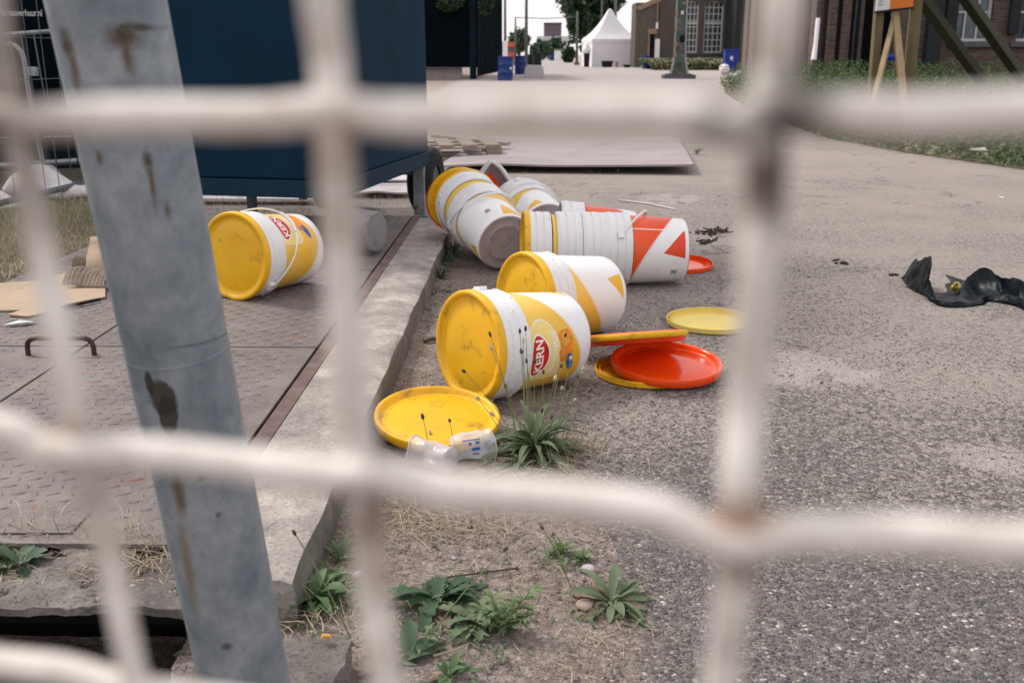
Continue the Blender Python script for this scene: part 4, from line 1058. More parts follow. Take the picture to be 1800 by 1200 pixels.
plant('broad_weed', 712, 1165, 'long folded leaf weed beside the lower part of the second wire', 'plant', 5, .10, .028, (.3, .9), .8, 0, 'leaf_d', seed=9, group='weeds in the foreground soil')
plant('small_weed', 790, 1192, 'bright small weed at the bottom edge of the picture', 'plant', 11, .045, .014, (.5, 1.2), .7, 0, 'leaf', seed=10, group='weeds in the foreground soil')
def whorl():
    P = G(880, 1112); root = empty('upright_weed', P, 'pale green weed with whorls of narrow leaves in the foreground', 'plant', 'weeds in the foreground soil'); r = random.Random(3); mb = MB(); ms = MB()
    for (tx, ty) in [(868, 1058), (905, 1070), (930, 1040), (895, 1090), (850, 1075), (925, 1085)]:
        q = D(tx, ty, P.y - .01) - P; b0 = Vector((r.uniform(-.01, .01), 0, 0)); ms.tube([b0, b0.lerp(q, .5) + Vector((0, 0, .004)), q], .0014, 6)
        for lv in range(4):
            c = b0.lerp(q, .4 + .2 * lv)
            for k in range(5): leaf(mb, c, r.random() * 6.28, r.uniform(.2, 1.0) , .030 * r.uniform(.7, 1.1), .008, .8, 0, 0, 6)
    mb.build('foliage', M['leaf_p'], root, smooth=True); ms.build('stem', M['stalk'], root, smooth=True)
whorl()
def lone_stalk(base, tip, name, label, bz=0, dY=0.0):
    P = G(*base, bz); root = empty(name, P, label, 'stalk'); q = D(tip[0], tip[1], P.y + dY) - P
    pts = [Vector((q.x * t, q.y * t + .0, q.z * t + .012 * math.sin(math.pi * t))) for t in [k / 10 for k in range(11)]]; stalk(root, pts, 'seed', random.Random(4), .0011)
lone_stalk((735, 1150), (885, 968), 'plantain_stalk', 'single green stalk with brown head crossing the foreground soil')
lone_stalk((1010, 1050), (955, 930), 'plantain_stalk', 'thin green stalk rising over the feathery weed')
lone_stalk((620, 1130), (520, 940), 'plantain_stalk', 'stalk with long brown seed head before the kerb face', dY=.05)
lone_stalk((575, 1075), (521, 1025), 'plantain_stalk', 'short brown-headed stalk among the weeds at the pole')
plant('broad_weed', 35, 1000, 'dark green leafy weed on the concrete ledge at the left edge', 'plant', 18, .085, .03, (.2, 1.0), .8, 4, 'leaf_d', z=.065, seed=12, group='weeds in the foreground soil')
plant('small_weed', 340, 1165, 'tiny weed growing out of the dark pit', 'plant', 7, .04, .016, (.3, 1.2), .8, 0, 'leaf', z=-.02, seed=13)
for i, (px, py, lb, L) in enumerate([(782, 470, 'green grass tuft at the kerb foot beside the diagonal stack', .14), (775, 492, 'low green tuft on the soil just before the diagonal stack', .09), (800, 452, 'dark weed tuft in the shade under the diagonal stack', .12), (600, 985, 'narrow-bladed green tuft at the kerb base before the yellow lid', .06), (730, 350 + 20, 'small yellow-flowered tuft on the kerb under the container corner', .04), (1225, 272, 'straggling green weed beside the corner of the grey sheet', .12)]):
    plant('grass_tuft', px, py, lb, 'grass tuft', 30, L, .006, (.7, 1.45), .9, 0, 'leaf_d' if i < 3 else 'leaf', seed=30 + i, z=.09 if i == 4 else 0)
def blades(name, spots, mat, label, kind='stuff', flat=True):
    """spots: (px,py,sx,sy,n,L,z,el)"""
    vs = []; fs = []
    for (px, py, sx, sy, n, L, z, el) in spots:
        for _ in range(int(n * (.6 if L < .08 else 1))):
            p = G(px + nrng.normal(0, sx * 1.35), py + nrng.normal(0, sy), z); az = nrng.uniform(0, 6.28); e = abs(nrng.normal(el, .25)); l = L * nrng.uniform(.25, 1.5)
            w_ = nrng.uniform(.0004, .0011) * (1 + L * 4); d = Vector((math.sin(az), math.cos(az), 0)); s_ = Vector((d.y, -d.x, 0)) * w_; b = len(vs); q = p.copy(); cv = nrng.normal(.6, .5); sw = nrng.normal(0, .6)
            for k in range(5):
                t = k / 4; f = 1 - .85 * t
                vs.append(tuple(q - s_ * f + Vector((0, 0, .001)))); vs.append(tuple(q + s_ * f + Vector((0, 0, .0015))))
                q = q + (d * math.cos(e) + Vector((0, 0, 1)) * math.sin(e)) * l / 4; e -= cv / 4; az += sw / 4; d = Vector((math.sin(az), math.cos(az), 0))
                if q.z < z + .003: q.z = z + .003; e = max(0, e)
            for k in range(4): fs.append((b + 2 * k, b + 2 * k + 1, b + 2 * k + 3, b + 2 * k + 2))
    o = npmesh(name, vs, fs, mat); tag(o, label, 'grass', kind=kind); return o
dry = [(740, 925, 40, 12, 260, .05, 0, .2), (820, 935, 50, 12, 260, .06, 0, .25), (1000, 1010, 60, 25, 120, .04, 0, .2), (640, 960, 25, 20, 240, .05, 0, .3), (620, 1010, 22, 30, 160, .05, 0, .3),
       (1010, 790, 25, 16, 420, .05, 0, .7), (960, 830, 60, 12, 160, .06, 0, .4), (720, 780, 30, 14, 260, .06, 0, .2), (740, 620, 18, 22, 300, .05, 0, .2), (770, 560, 12, 25, 240, .06, 0, .25), (720, 670, 16, 14, 200, .05, 0, .2),
       (790, 500, 10, 22, 160, .07, 0, .3), (1130, 790, 60, 25, 40, .07, 0, .15), (900, 1060, 120, 50, 260, .035, 0, .15), (1050, 1120, 60, 40, 120, .04, 0, .15), (560, 1120, 40, 30, 120, .04, .02, .2), (760, 1010, 60, 50, 120, .05, 0, .2),
       (70, 950, 60, 14, 240, .05, .075, .3), (240, 985, 40, 10, 300, .055, .075, .25), (120, 1005, 80, 12, 160, .05, .072, .2), (240, 955, 30, 8, 80, .09, .08, .7), (150, 1018, 110, 11, 240, .03, .074, .1), (520, 1010, 18, 25, 160, .05, .004, .4), (520, 1060, 30, 20, 160, .06, .004, .5), (60, 930, 40, 12, 30, .10, .09, .9), (700, 900, 30, 12, 120, .06, 0, .3), (860, 700, 60, 25, 120, .05, 0, .2), (940, 700, 40, 12, 80, .05, 0, .25)]
blades('dry_grass', dry, M['straw'], 'dry straw-coloured grass litter over soil and kerb foot')
blades('dead_litter', [(x, y, sx * 1.3, sy * 1.3, n // 3, L * .35, z, .1) for (x, y, sx, sy, n, L, z, e) in dry], M['deadleaf'], 'brown shredded plant litter among the dry grass')
blades('yellow_grass', [(x, y, 60, 14, 420, .13, .03, 1.1) for (x, y) in [(40, 450), (110, 440), (30, 410), (110, 400), (60, 380), (-60, 400), (-60, 450), (150, 375)]] + [(20, 480, 40, 10, 200, .12, .05, .6), (380, 362, 60, 3, 120, .1, .0, 1.0), (540, 360, 60, 3, 120, .1, 0, 1.0), (690, 352, 30, 4, 120, .08, 0, .8)], M['straw'], 'yellowed tall grass beside the mesh barrier at the left')
blades('green_grass', [(x, y, 60, 10, 260, .12, .03, 1.2) for (x, y) in [(110, 385), (130, 395), (60, 405), (20, 380), (-80, 390)]] + [(450, 360, 90, 3, 160, .1, .0, 1.1)], M['leaf'], 'green grass growing under the mesh barrier at the left')
blades('edge_grass', [(1010, 306, 60, 3, 90, .07, 0, .9), (900, 300, 30, 3, 40, .08, 0, .9), (950, 340, 25, 8, 140, .08, 0, .5), (990, 325, 20, 5, 60, .06, 0, .3)], M['straw'], 'dry grass along the near edge of the grey sheet')

def ground_weeds():
    mb = MB(); r = random.Random(77)
    for (px, py, sx, sy, n, L) in [(770, 1060, 45, 25, 60, .035), (860, 1100, 50, 20, 60, .035), (590, 1040, 25, 25, 60, .04), (600, 960, 14, 20, 30, .035), (1080, 1075, 50, 20, 30, .03), (990, 985, 45, 12, 70, .022), (930, 800, 50, 12, 50, .04), (780, 470, 8, 22, 50, .06), (760, 530, 8, 20, 30, .05), (720, 1130, 40, 25, 30, .04), (870, 1160, 80, 20, 25, .03), (30, 985, 30, 10, 50, .04), (520, 1085, 30, 10, 30, .03)]:
        for _ in range(n):
            p = G(px + r.gauss(0, sx), py + r.gauss(0, sy), .068 if px < 100 else .003)
            leaf(mb, p, r.random() * 6.28, r.uniform(.1, 1.2), L * r.uniform(.5, 1.3), L * r.uniform(.1, .28), 1.0, r.choice((0, 0, 3, 4)), r.uniform(-.6, .6), 8)
    o = mb.build('ground_weeds', M['leaf_g'], smooth=True); tag(o, 'scattered small weed leaves over the soil and kerb foot', 'ground cover', None, 'stuff')
ground_weeds()
# ------------------------------------------------------------------ verge vegetation (right) as leafy stuff
def leafcloud(name, Cc, size, mat, label=None, cat=None, kind=None, parent=None, upf=.5):
    n = len(Cc); a = nrng.normal(size=(n, 3)); a[:, 2] = a[:, 2] * .6; a /= np.linalg.norm(a, axis=1)[:, None]
    b = np.cross(a, nrng.normal(size=(n, 3))); b /= np.linalg.norm(b, axis=1)[:, None]
    s = (size * nrng.uniform(.6, 1.4, n))[:, None]; V_ = np.empty((n, 4, 3)); V_[:, 0] = Cc - a * s; V_[:, 1] = Cc - b * s * .45; V_[:, 2] = Cc + a * s; V_[:, 3] = Cc + b * s * .45
    F_ = np.arange(n * 4).reshape(n, 4); o = npmesh(name, V_.reshape(-1, 3), F_, mat, parent)
    if kind or label: tag(o, label, cat, None, kind)
    return o
def verge_pts():
    out = []
    ex = np.array([p[0] for p in vp]); ey = np.array([p[1] for p in vp])
    n = 120000; y = 5 + 36 * nrng.random(n) ** 1.1; x0 = np.interp(y, ey, ex)
    x = x0 - .15 + nrng.gamma(1.6, 3.0, n) * (.35 + y / 40)
    keep = x < y * .62 + 1.5; x = x[keep]; y = y[keep]; x0 = x0[keep]
    cl = np.array([mn.noise(Vector((a * 1.2, b * 1.2, 0))) for a, b in zip(x, y)])
    hmax = .06 + .10 * np.clip((x - x0), 0, 1.5) + np.clip((y - 15) / 9, 0, 1) * np.where(y > 28, .2, .55) + .12 * cl
    hmax = np.clip(hmax, .03, 1.0); z = .03 + nrng.random(len(x)) ** .8 * hmax
    k = (y < 26.7) | (x < 7.2)
    return np.stack([x, y, z], 1)[k]
vpnt = verge_pts()
leafcloud('verge_vegetation', vpnt[: len(vpnt) * 9 // 10], .028, M['verge'], 'green weeds and ground cover on the right-hand verge', 'ground cover', 'stuff')
lo = vpnt[len(vpnt) * 9 // 10:].copy(); lo[:, 2] *= .55
leafcloud('verge_dry_growth', lo, .030, M['straw'], 'dry yellowish growth through the right-hand verge', 'ground cover', 'stuff')
bx = np.stack([nrng.uniform(D(1158, 96, 62).x, D(1310, 96, 62).x, 9000), nrng.uniform(63.5, 72, 9000), np.zeros(9000)], 1)
bx[:, 2] = np.clip((bx[:, 1] - 63.5) / 4, 0, 1) * .45 + nrng.random(9000) * .2
kq = bx[:, 1] < 64.6; bx[kq, 1] = 64.3 + nrng.random(kq.sum()) * .15; bx[kq, 2] = nrng.random(kq.sum()) * .5
leafcloud('bank_dry_grass', bx[::3] + np.array([.05, -.05, .03]), .10, M['straw'], 'dry stalks through the far bank vegetation', 'ground cover', 'stuff')
leafcloud('bank_grass', bx, .12, M['verge'], 'green bank vegetation below the far arched windows', 'ground cover', 'stuff')
# litter on the verge
for i, (px, py, s_, lb) in enumerate([(1645, 263, .07, 'left white wrapper lying on the green verge edge'), (1720, 268, .09, 'crumpled white wrapper right of the other on the verge edge'), (1608, 258, .04, 'tiny pinkish scrap at the verge edge')]):
    mb = MB(); p = G(px, py, .10); r_ = random.Random(i); vs = [(r_.uniform(-1, 1) * s_, r_.uniform(-.5, .5) * s_, r_.uniform(0, .6) * s_) for _ in range(7)]
    mb.add(vs, [(0, 1, 2), (1, 2, 3), (2, 3, 4), (3, 4, 5), (4, 5, 6), (0, 5, 2)]); o = mb.build('wrapper', M['whitesheet'], solid=.001); o.location = p; tag(o, lb, 'litter')

# ------------------------------------------------------------------ middle distance: container, sheets, pallet
def container():
    nc = D(598, 350, 4.62); az = R(11.0); root = empty('blue_container', (nc.x, nc.y, 0), 'dark blue steel container on legs standing over the tread plates', 'container', rz=-az)
    # local: +x right, +y away; near right corner at the origin
    zb = nc.z; Wd, Ln, Ht = .98, 1.52, 2.3
    mb = MB(); mb.box(-Wd, 0, 0, Ln, zb + .085, zb + Ht); mb.build('box', M['bluecont'], root, bevel=.008)
    mb = MB(); mb.box(-Wd - .004, .004, -.006, Ln + .004, zb, zb + .082); mb.build('bottom_rail', M['bluerail'], root, bevel=.004)
    for (x, y) in [(-Wd + .2, Ln - .1), (-Wd + .3, .5)]:
        mb = MB(); mb.box(x - .02, x + .02, y - .02, y + .02, .09, zb); mb.build('leg', M['darkgalv'], root)
    mb = MB(); mb.box(-.075, -.005, Ln - .09, Ln - .02, -.0, zb - .002); mb.box(-.10, .02, Ln - .11, Ln, -.0, .012); mb.build('leg', M['galv'], root, bevel=.004)
    mb = MB(); mb.box(-Wd + .05, -Wd + .9, Ln - .12, Ln - .06, zb - .05, zb - .002); mb.build('axle_beam', M['darkgalv'], root)
    whl = MB(); Mx = Matrix.Translation((-.055, Ln + .13, .20)) @ Matrix.Rotation(R(0), 4, 'Z') @ Matrix.Rotation(R(90), 4, 'Y')
    whl.lathe([(.09, -.07), (.17, -.075), (.20, -.055), (.205, 0), (.20, .055), (.17, .075), (.09, .07)], 40, Mx); wh = whl.build('wheel', M['tyre'], root, smooth=True, autos=40)
    m2 = MB(); m2.lathe([(0, -.05), (.09, -.06), (.09, .06), (0, .05)], 24, Mx); m2.build('rim', M['darkgalv'], wh, smooth=True, autos=40)
    wh2 = mk('wheel', whl_mesh(wh), root); wh2.location = (-Wd + .35, 0, 0)
def whl_mesh(o): return o.data
container()
def sheet(corners, th, label, mat, name='board', z=.01, warp=.02, seed=0):
    """corners nl nr fr fl as Vectors"""
    nl, nr, fr, fl = corners; n = 12; vs = []
    for j in range(n + 1):
        for i in range(n + 1):
            u, v = i / n, j / n; p = nl.lerp(nr, u).lerp(fl.lerp(fr, u), v); q = p.copy(); q.z = p.z + z + warp * max(0, mn.noise(Vector((u * 2.2 + seed, v * 1.5, 0)))); vs.append(q)
    mb = MB(); mb.add(vs, [(j * (n + 1) + i, j * (n + 1) + i + 1, (j + 1) * (n + 1) + i + 1, (j + 1) * (n + 1) + i) for j in range(n) for i in range(n)])
    o = mb.build(name, mat, solid=-th); return tag(o, label, 'board')
c = [G(770, 299, .02), G(1219, 297, .05), G(1190, 245, .03), G(850, 246, .02)]
sheet(c, .016, 'large pale grey sheet lying on the ground behind the buckets', M['sheet'], z=.02, warp=.03)
sheet([G(690, 292, .0), G(1050, 285, .0), G(1000, 262), G(690, 262)], .012, 'pale grey board under the pallet and the large sheet', M['sheet'], z=.001, warp=.004, seed=4)
sheet([G(560, 349), G(715, 349), G(735, 332), G(560, 332)], .012, 'white board lying beneath the far end of the blue container', M['whitesheet'], z=.03, warp=.02, seed=2)
sheet([G(560, 326), G(740, 326), G(760, 311), G(560, 311)], .012, 'second white board farther back beneath the blue container', M['whitesheet'], z=.03, warp=.01, seed=6)
sheet([G(330, 360), G(560, 361), G(555, 354), G(340, 354)], .012, 'white strip lying in the grass behind the container legs', M['whitesheet'], z=.03, warp=.01, seed=7)
def pallet():
    a = G(738, 284, .015); b = G(882, 282, .015); d = (b - a); L = 1.2; d.normalize(); root = empty('wooden_pallet', (b.x, b.y, .018), 'weathered wooden pallet on the board beside the container corner', 'pallet', rz=math.atan2(d.y, d.x))
    for k in range(3):
        for q in range(3):
            mb = MB(); mb.box(-L * (q / 2) * .93 - .14 + .0, -L * (q / 2) * .93, k * .34, k * .34 + .10, .022, .10); mb.build('block', M['wood'], root, bevel=.004)
    for k in range(3): mb = MB(); mb.box(-L * .93 - .14, 0, k * .34, k * .34 + .10, 0, .021); mb.build('bottom_board', M['wood_h'], root)
    for k in range(3): mb = MB(); mb.box(-L * .93 - .14, 0, k * .34, k * .34 + .10, .101, .121); mb.build('stringer_board', M['wood_h'], root)
    for k in range(6): mb = MB(); x = -.145 - k * .215; mb.box(x + (.003 * k), x + .135, -.012, .80, .122, .143); mb.build('deck_board', M['wood'], root)
pallet()
mb = MB(); mb.bar(D(762, 238, 10.2), D(893, 253, 9.75), .10, .03); o = mb.build('plank', M['wood_h']); tag(o, 'grey plank lying across the pallet corner', 'plank')

# mesh barrier at the left
def barrier():
    A = G(-25, 394); B = G(152, 348); d = (B - A).normalized(); B2 = B + d * 1.4; A2 = A - d * 1.6; root = empty('mesh_barrier', A, 'galvanised mesh fence panel standing in the grass at the left edge', 'fence panel')
    P = lambda s, z: d * s + Vector((0, 0, z)); s0 = -(A - A2).length; s1 = (B2 - A).length; hh = 1.95
    mb = MB(); mb.tube([P(s0, .10), P(s1, .10)], .021, 12); mb.build('bottom_tube', M['darkgalv'], root, smooth=True)
    mb = MB(); mb.tube([P(s0, hh), P(s1, hh)], .021, 12); mb.build('top_tube', M['galv'], root, smooth=True)
    for s in (s0, s1): mb = MB(); mb.tube([P(s, .0), P(s, hh)], .021, 12); mb.build('upright_tube', M['galv'], root, smooth=True)
    mb = MB(); k = s0
    while k < s1: mb.tube([P(k, .10), P(k, hh)], .0030, 6, cap=False); k += .16
    for z in [.45, .80, 1.05, 1.35, 1.65]: mb.tube([P(s0, z), P(s1, z)], .0028, 6, cap=False)
    mb.build('wire_mesh', M['darkgalv'], root)
barrier()
def crowd_barrier(dx, Yb, label, pts2):
    base = D(60, 96, Yb); root = empty('crowd_barrier', (base.x, base.y, 0), label, 'barrier')
    mb = MB()
    loc = Vector((base.x, base.y, 0))
    pl_ = [D(px, py, y_) - loc for (px, py, y_) in pts2]; mb.tube(spline(pl_, 5), .017, 10); mb.build('frame', M['galv'], root, smooth=True)
    return root, loc
rt, loc = crowd_barrier(0, 7.0, 'galvanised crowd barrier with rounded corner behind the mesh panel', [(-200, 95, 6.6), (-40, 80, 6.9), (15, 78, 7), (34, 88, 7), (43, 110, 7), (50, 160, 7), (60, 215, 7), (72, 275, 7), (85, 335, 7)])
mb = MB(); q = D(58, 126, 6.96) - loc; mb.box(q.x - .03, q.x + .03, q.y - .02, q.y + .02, q.z - .03, q.z + .03); mb.build('clamp', M['galv'], rt, bevel=.004)
mb = MB(); mb.tube([D(-200, 75, 6.9) - loc, D(0, 62, 7.1) - loc, D(95, 55, 7.3) - loc, D(240, 46, 7.6) - loc], .016, 10); mb.build('rail', M['galv'], rt, smooth=True)
mb = MB(); mb.tube([D(-120, 297, 7.4) - loc, D(30, 290, 7.6) - loc, D(140, 283, 7.8) - loc, D(300, 275, 8.0) - loc], .024, 10); mb.build('rail', M['galv'], rt, smooth=True)
mb = MB(); mb.tube(spline([D(55, 312, 7.3) - loc, D(66, 297, 7.3) - loc, D(90, 293, 7.3) - loc, D(104, 306, 7.25) - loc, D(112, 320, 7.2) - loc], 5), .012, 8); mb.build('foot_hoop', M['galv'], rt, smooth=True)
for px in (35, 57, 80, 118):
    mb = MB(); mb.tube([D(px - 22, 55, 7.4) - loc, D(px + 20, 290, 7.6) - loc], .006, 6); mb.build('bar', M['darkgalv'], rt, smooth=True)
def sack(px, py, L, Wd, Ht, label, rz=0):
    p = G(px, py); n = 20; m = 14; vs = []
    for i in range(n + 1):
        u = i / n
        for j in range(m):
            a = math.pi * 2 * j / m; e = max(.02, math.sin(math.pi * min(1, max(0, u)))) ** .45; h_ = Ht * (.45 + .55 * math.exp(-((u - .28) / .3) ** 2))
            v = Vector(((u - .5) * L, math.cos(a) * Wd / 2 * e, max(0, h_ / 2 * (1 + math.sin(a) * e)))); v += mn.noise_vector(v * 7) * .035; v.z = max(v.z, 0); vs.append(v)
    mb = MB(); mb.add(vs, [(i * m + j, i * m + (j + 1) % m, (i + 1) * m + (j + 1) % m, (i + 1) * m + j) for i in range(n) for j in range(m)] + [tuple(range(m))[::-1], tuple(n * m + j for j in range(m))])
    o = mb.build('sack', M['sack'], smooth=True); o.location = p; o.rotation_euler = (0, 0, rz); tag(o, label, 'sack')
sack(92, 352, .62, .4, .24, 'crumpled white sack lying behind the mesh barrier foot', -.1); sack(-20, 370, .5, .35, .18, 'second white sack cut off by the left edge of the picture', .1)
# dark banner wall with lettering
def banner():
    a = D(-250, 96, 8.0); b = D(330, 96, 8.8); d = (b - a); L = d.length; root = empty('dark_banner_wall', (a.x, a.y, 0), 'near-black covered fence wall with small white web address, far left', 'banner wall', rz=math.atan2(d.y, d.x))
    mb = MB(); mb.box(0, L, 0, .05, .30, 3.4); mb.build('cover', M['darkwall'], root)
    mb = MB(); mb.box(0, L, -.015, .06, .0, .29); mb.build('lower_beam', M['darkslat'], root)
    for k in range(4): mb = MB(); mb.box(k * L / 3 - .05 + (.05 if k == 0 else 0), k * L / 3 + .05, .06, .14, 0, 3.4); mb.build('post', M['darkslat'], root)
    q = D(36, 22, 8.25); s = (Vector((q.x - a.x, q.y - a.y))).length
    v, f = text_mesh('dehaasverhuur.nl', .072, .0008); mb = MB(); mb.add([(x * .62 + s - .02, -.004, y * 1.0 + q.z) for x, y, _ in v], f); mb.build('web_address', M['signwhite'], root)
banner()

# ------------------------------------------------------------------ dark slatted cabin behind the container
def cabin():
    Y = 41; a = D(700, 96, Y); b = D(838, 96, Y); root = empty('dark_cabin', (b.x, Y, 0), 'tall black open-fronted cabin with slatted side beyond the pallet', 'cabin')
    Wd = b.x - a.x
    mb = MB(); mb.box(-Wd - 3, 0, 0, .2, .45, 4.2); mb.build('front', M['darkwall'], root)
    mb = MB(); mb.box(-Wd - 3, -.6, .25, .5, .0, .44); mb.build('plinth', M['sheet'], root)
    mb = MB(); mb.box(-.28, -.02, -.05, .19, .0, 4.2); mb.build('corner_post', M['darkslat'], root)
    mb = MB()
    for k in range(14):
        x = .02 + .062 * k; y = .1 + .9 * k; mb.box(x - .02, x + .07, y, y + .5, .12 + .0 * k, 4.2)
    mb.build('slatted_side', M['darkslat'], root)
    mb = MB(); mb.box(-Wd - 3, .9, -.3, 10, 4.2, 4.35); mb.build('roof', M['darkslat'], root)
cabin()
def bushball(name, ctr, rad3, n, size, mat, label, cat, parent=None, holes=.35):
    u = nrng.normal(size=(n, 3)); u /= np.linalg.norm(u, axis=1)[:, None]; r_ = nrng.random(n) ** .45
    k = np.array([mn.noise(Vector((a * 2.1 + ctr[0], b * 2.1, c * 2.1))) for a, b, c in u]); r_ = r_ * (1 + .45 * k)
    P_ = u * r_[:, None] * np.array(rad3); q = np.array([mn.noise(Vector((a * 1.6 / rad3[0] * 2 + 5, b, c * 3.2 / rad3[2]))) for a, b, c in P_]); P_ = P_[q > -holes]
    return leafcloud(name, P_ + np.array(ctr), size, mat, label, cat, None, parent)
def tree(name, px, base_y, Y, top_y, wpx, label, mat, n=7000, size=.16, trunk=.25, zb=None):
    c = D(px, 96, Y); ppm = 1821 / Y; zt = D(px, top_y, Y).z; zbot = D(px, base_y, Y).z if zb is None else zb; rw = wpx / 2 / ppm
    root = empty(name, (c.x, Y, 0), label, 'tree'); hc = (zt + zbot) / 2; hr = (zt - zbot) / 2
    bushball('crown', (0, 0, hc), (rw, rw, hr), n, size, M[mat], None, None, root)
    mb = MB(); mb.tube([(0, 0, 0), (.1, 0, hc * .5), (0, .1, hc)], [trunk, trunk * .8, trunk * .35], 10)
    for k in range(6):
        a = k * 1.05; mb.tube([(0, 0, hc * .55), (math.cos(a) * rw * .3, math.sin(a) * rw * .3, hc * .9), (math.cos(a) * rw * .6, math.sin(a) * rw * .6, hc + hr * .3)], [trunk * .4, trunk * .25, trunk * .08], 7)
    mb.build('trunk', M['bark'], root, smooth=True)
tree('broadleaf_tree', 1040, 82, 112, -150, 108, 'large dark broadleaf tree towering behind the white tent', 'tree', 16000, .34, .35)
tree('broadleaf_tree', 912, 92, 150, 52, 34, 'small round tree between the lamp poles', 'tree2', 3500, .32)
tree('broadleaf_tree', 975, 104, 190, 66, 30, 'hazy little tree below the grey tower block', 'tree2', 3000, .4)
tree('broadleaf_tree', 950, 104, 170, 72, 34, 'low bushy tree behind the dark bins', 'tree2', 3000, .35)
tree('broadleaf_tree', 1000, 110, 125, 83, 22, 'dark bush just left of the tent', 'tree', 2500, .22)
bx2 = [('climbing_plant', 855, 5, 40.5, 26, 40, 'ivy hanging over the top corner of the black cabin'), ('climbing_plant', 790, 6, 40.4, 44, 26, 'dark foliage hanging before the black cabin front')]
for nm, px, py, Y, wp, hp_, lb in bx2:
    c = D(px, py, Y); ppm = 1821 / Y; o = bushball(nm, (0, 0, 0), (wp / 2 / ppm, .35, hp_ / 2 / ppm), 2200, .07, M['tree'], lb, 'climbing plant'); o.location = c
# tower, white building, tarps etc. far away
def fbox(name, x0, x1, y0, y1, Y, mat, label, cat, dep=6, parts=True):
    a = D(x0, y1, Y); b = D(x1, y0, Y); root = empty(name, ((a.x + b.x) / 2, Y, 0), label, cat); w_ = (b.x - a.x) / 2
    mb = MB(); mb.box(-w_, w_, 0, dep, max(0, a.z) if y1 < 96 else 0, b.z); mb.build('wall', mat, root); return root, w_, b.z
rt, w_, zt = fbox('tower_block', 957, 987, 43, 64, 255, M['greybldg'], 'square grey tower rising beyond the pale buildings', 'building')
mb = MB(); mb.box(-w_ * .9, w_ * .9, .2, 5, 0, D(960, 64, 255).z - .01); mb.build('lower_wall', M['greybldg'], rt)
mb = MB(); mb.box(-w_ * 1.04, w_ * 1.04, -.2, 6, zt, zt + .4); mb.build('roof', M['greybldg'], rt)
rt, w_, zt = fbox('pale_building', 944, 1003, 64, 104, 230, M['palebldg'], 'long pale low building under the grey tower', 'building')
for k in range(9):
    for j in range(2): mb = MB(); x = -w_ + w_ * 2 * (k + .5) / 9; mb.box(x - .25, x + .25, -.06, .0, 1.2 + j * 1.6, 2.2 + j * 1.6); mb.build('window', M['glass'], rt)
rt, w_, zt = fbox('orange_stall', 868, 905, 76, 112, 120, M['greybldg'], 'grey stall with orange tarp bands at the far left of the street', 'stall', 3)
mb = MB(); mb.box(-w_ - .05, w_ + .05, -.1, 2.9, zt - .45, zt + .1); mb.build('awning', M['orangebar'], rt); mb = MB(); mb.box(-w_ - .05, w_ + .05, -.12, -.001, .15, 1.2); mb.build('skirt', M['orangebar'], rt)
def drum(px, ybase, label, mat='drum', Wd=.29, Ht=.88, tilt=0.0, Y=None, g_='drums standing along the street'):
    p = G(px, ybase); root = empty('steel_drum', p, label, 'drum', g_)
    prof = [(0, 0), (Wd, 0), (Wd + .006, .01), (Wd, .02), (Wd, Ht * .32), (Wd + .01, Ht * .335), (Wd, Ht * .35), (Wd, Ht * .65), (Wd + .01, Ht * .665), (Wd, Ht * .68), (Wd, Ht - .02), (Wd + .006, Ht - .01), (Wd, Ht), (Wd - .015, Ht - .001), (Wd - .016, Ht - .02)]
    mb = MB(); mb.lathe(prof, 36); mb.build('shell', M[mat], root, smooth=True, autos=40)
    mb = MB(); mb.lathe([(0, Ht - .018), (Wd - .016, Ht - .018)], 24); mb.lathe([(0, Ht - .01), (.03, Ht - .01), (.03, Ht - .018)], 10, Matrix.Translation((.12, 0, 0))); mb.build('top', M[mat], root)
    root.rotation_euler = (0, tilt, 0); return root
d1 = drum(888, 142, 'front blue drum with white patch beside the black cabin', tilt=R(2))
mb = MB(); 
for k in range(5): a = R(-58) + k * .09; b_ = a + .09; mb.add([(.293 * math.cos(q), .293 * math.sin(q), z) for q, z in ((a, .42), (b_, .42), (b_, .50), (a, .50))], [(0, 1, 2, 3)])
mb.build('sticker', M['signwhite'], d1)
drum(915, 131, 'blue drum behind the front one, next to the concrete block'); drum(877, 123, 'blue drum half hidden at the cabin corner')
drum(971, 107, 'small blue drum far down the street', Wd=.5, Ht=.9)
drum(1136, 121, 'blue drum standing at the foot of the grass bank')
drum(931, 117, 'black drum behind the blue drums', 'tyre', .30, .95); drum(944, 117.5, 'black drum directly behind the concrete block', 'tyre', .36, .95)
def block():
    p = G(939, 137); root = empty('concrete_block', p, 'tapered concrete block on the street behind the drums', 'block'); mb = MB(); mb.prism([(-.42, 0), (.42, 0), (.40, .33), (.33, .50), (-.30, .52), (-.40, .34)], 0, .7); o = mb.build('concrete', M['rubble'], root, bevel=.02)
    o.data.materials[0] = M['palebldg']
block()
rt, w_, zt = fbox('white_tank', 975, 995, 89, 108, 150, M['tent'], 'white rounded tank with green band down the street', 'tank', 1.0)
mb = MB(); mb.box(-w_ - .01, w_ + .01, -.05, 1.02, zt, zt + .25); mb.build('band', M['leaf_p'], rt)
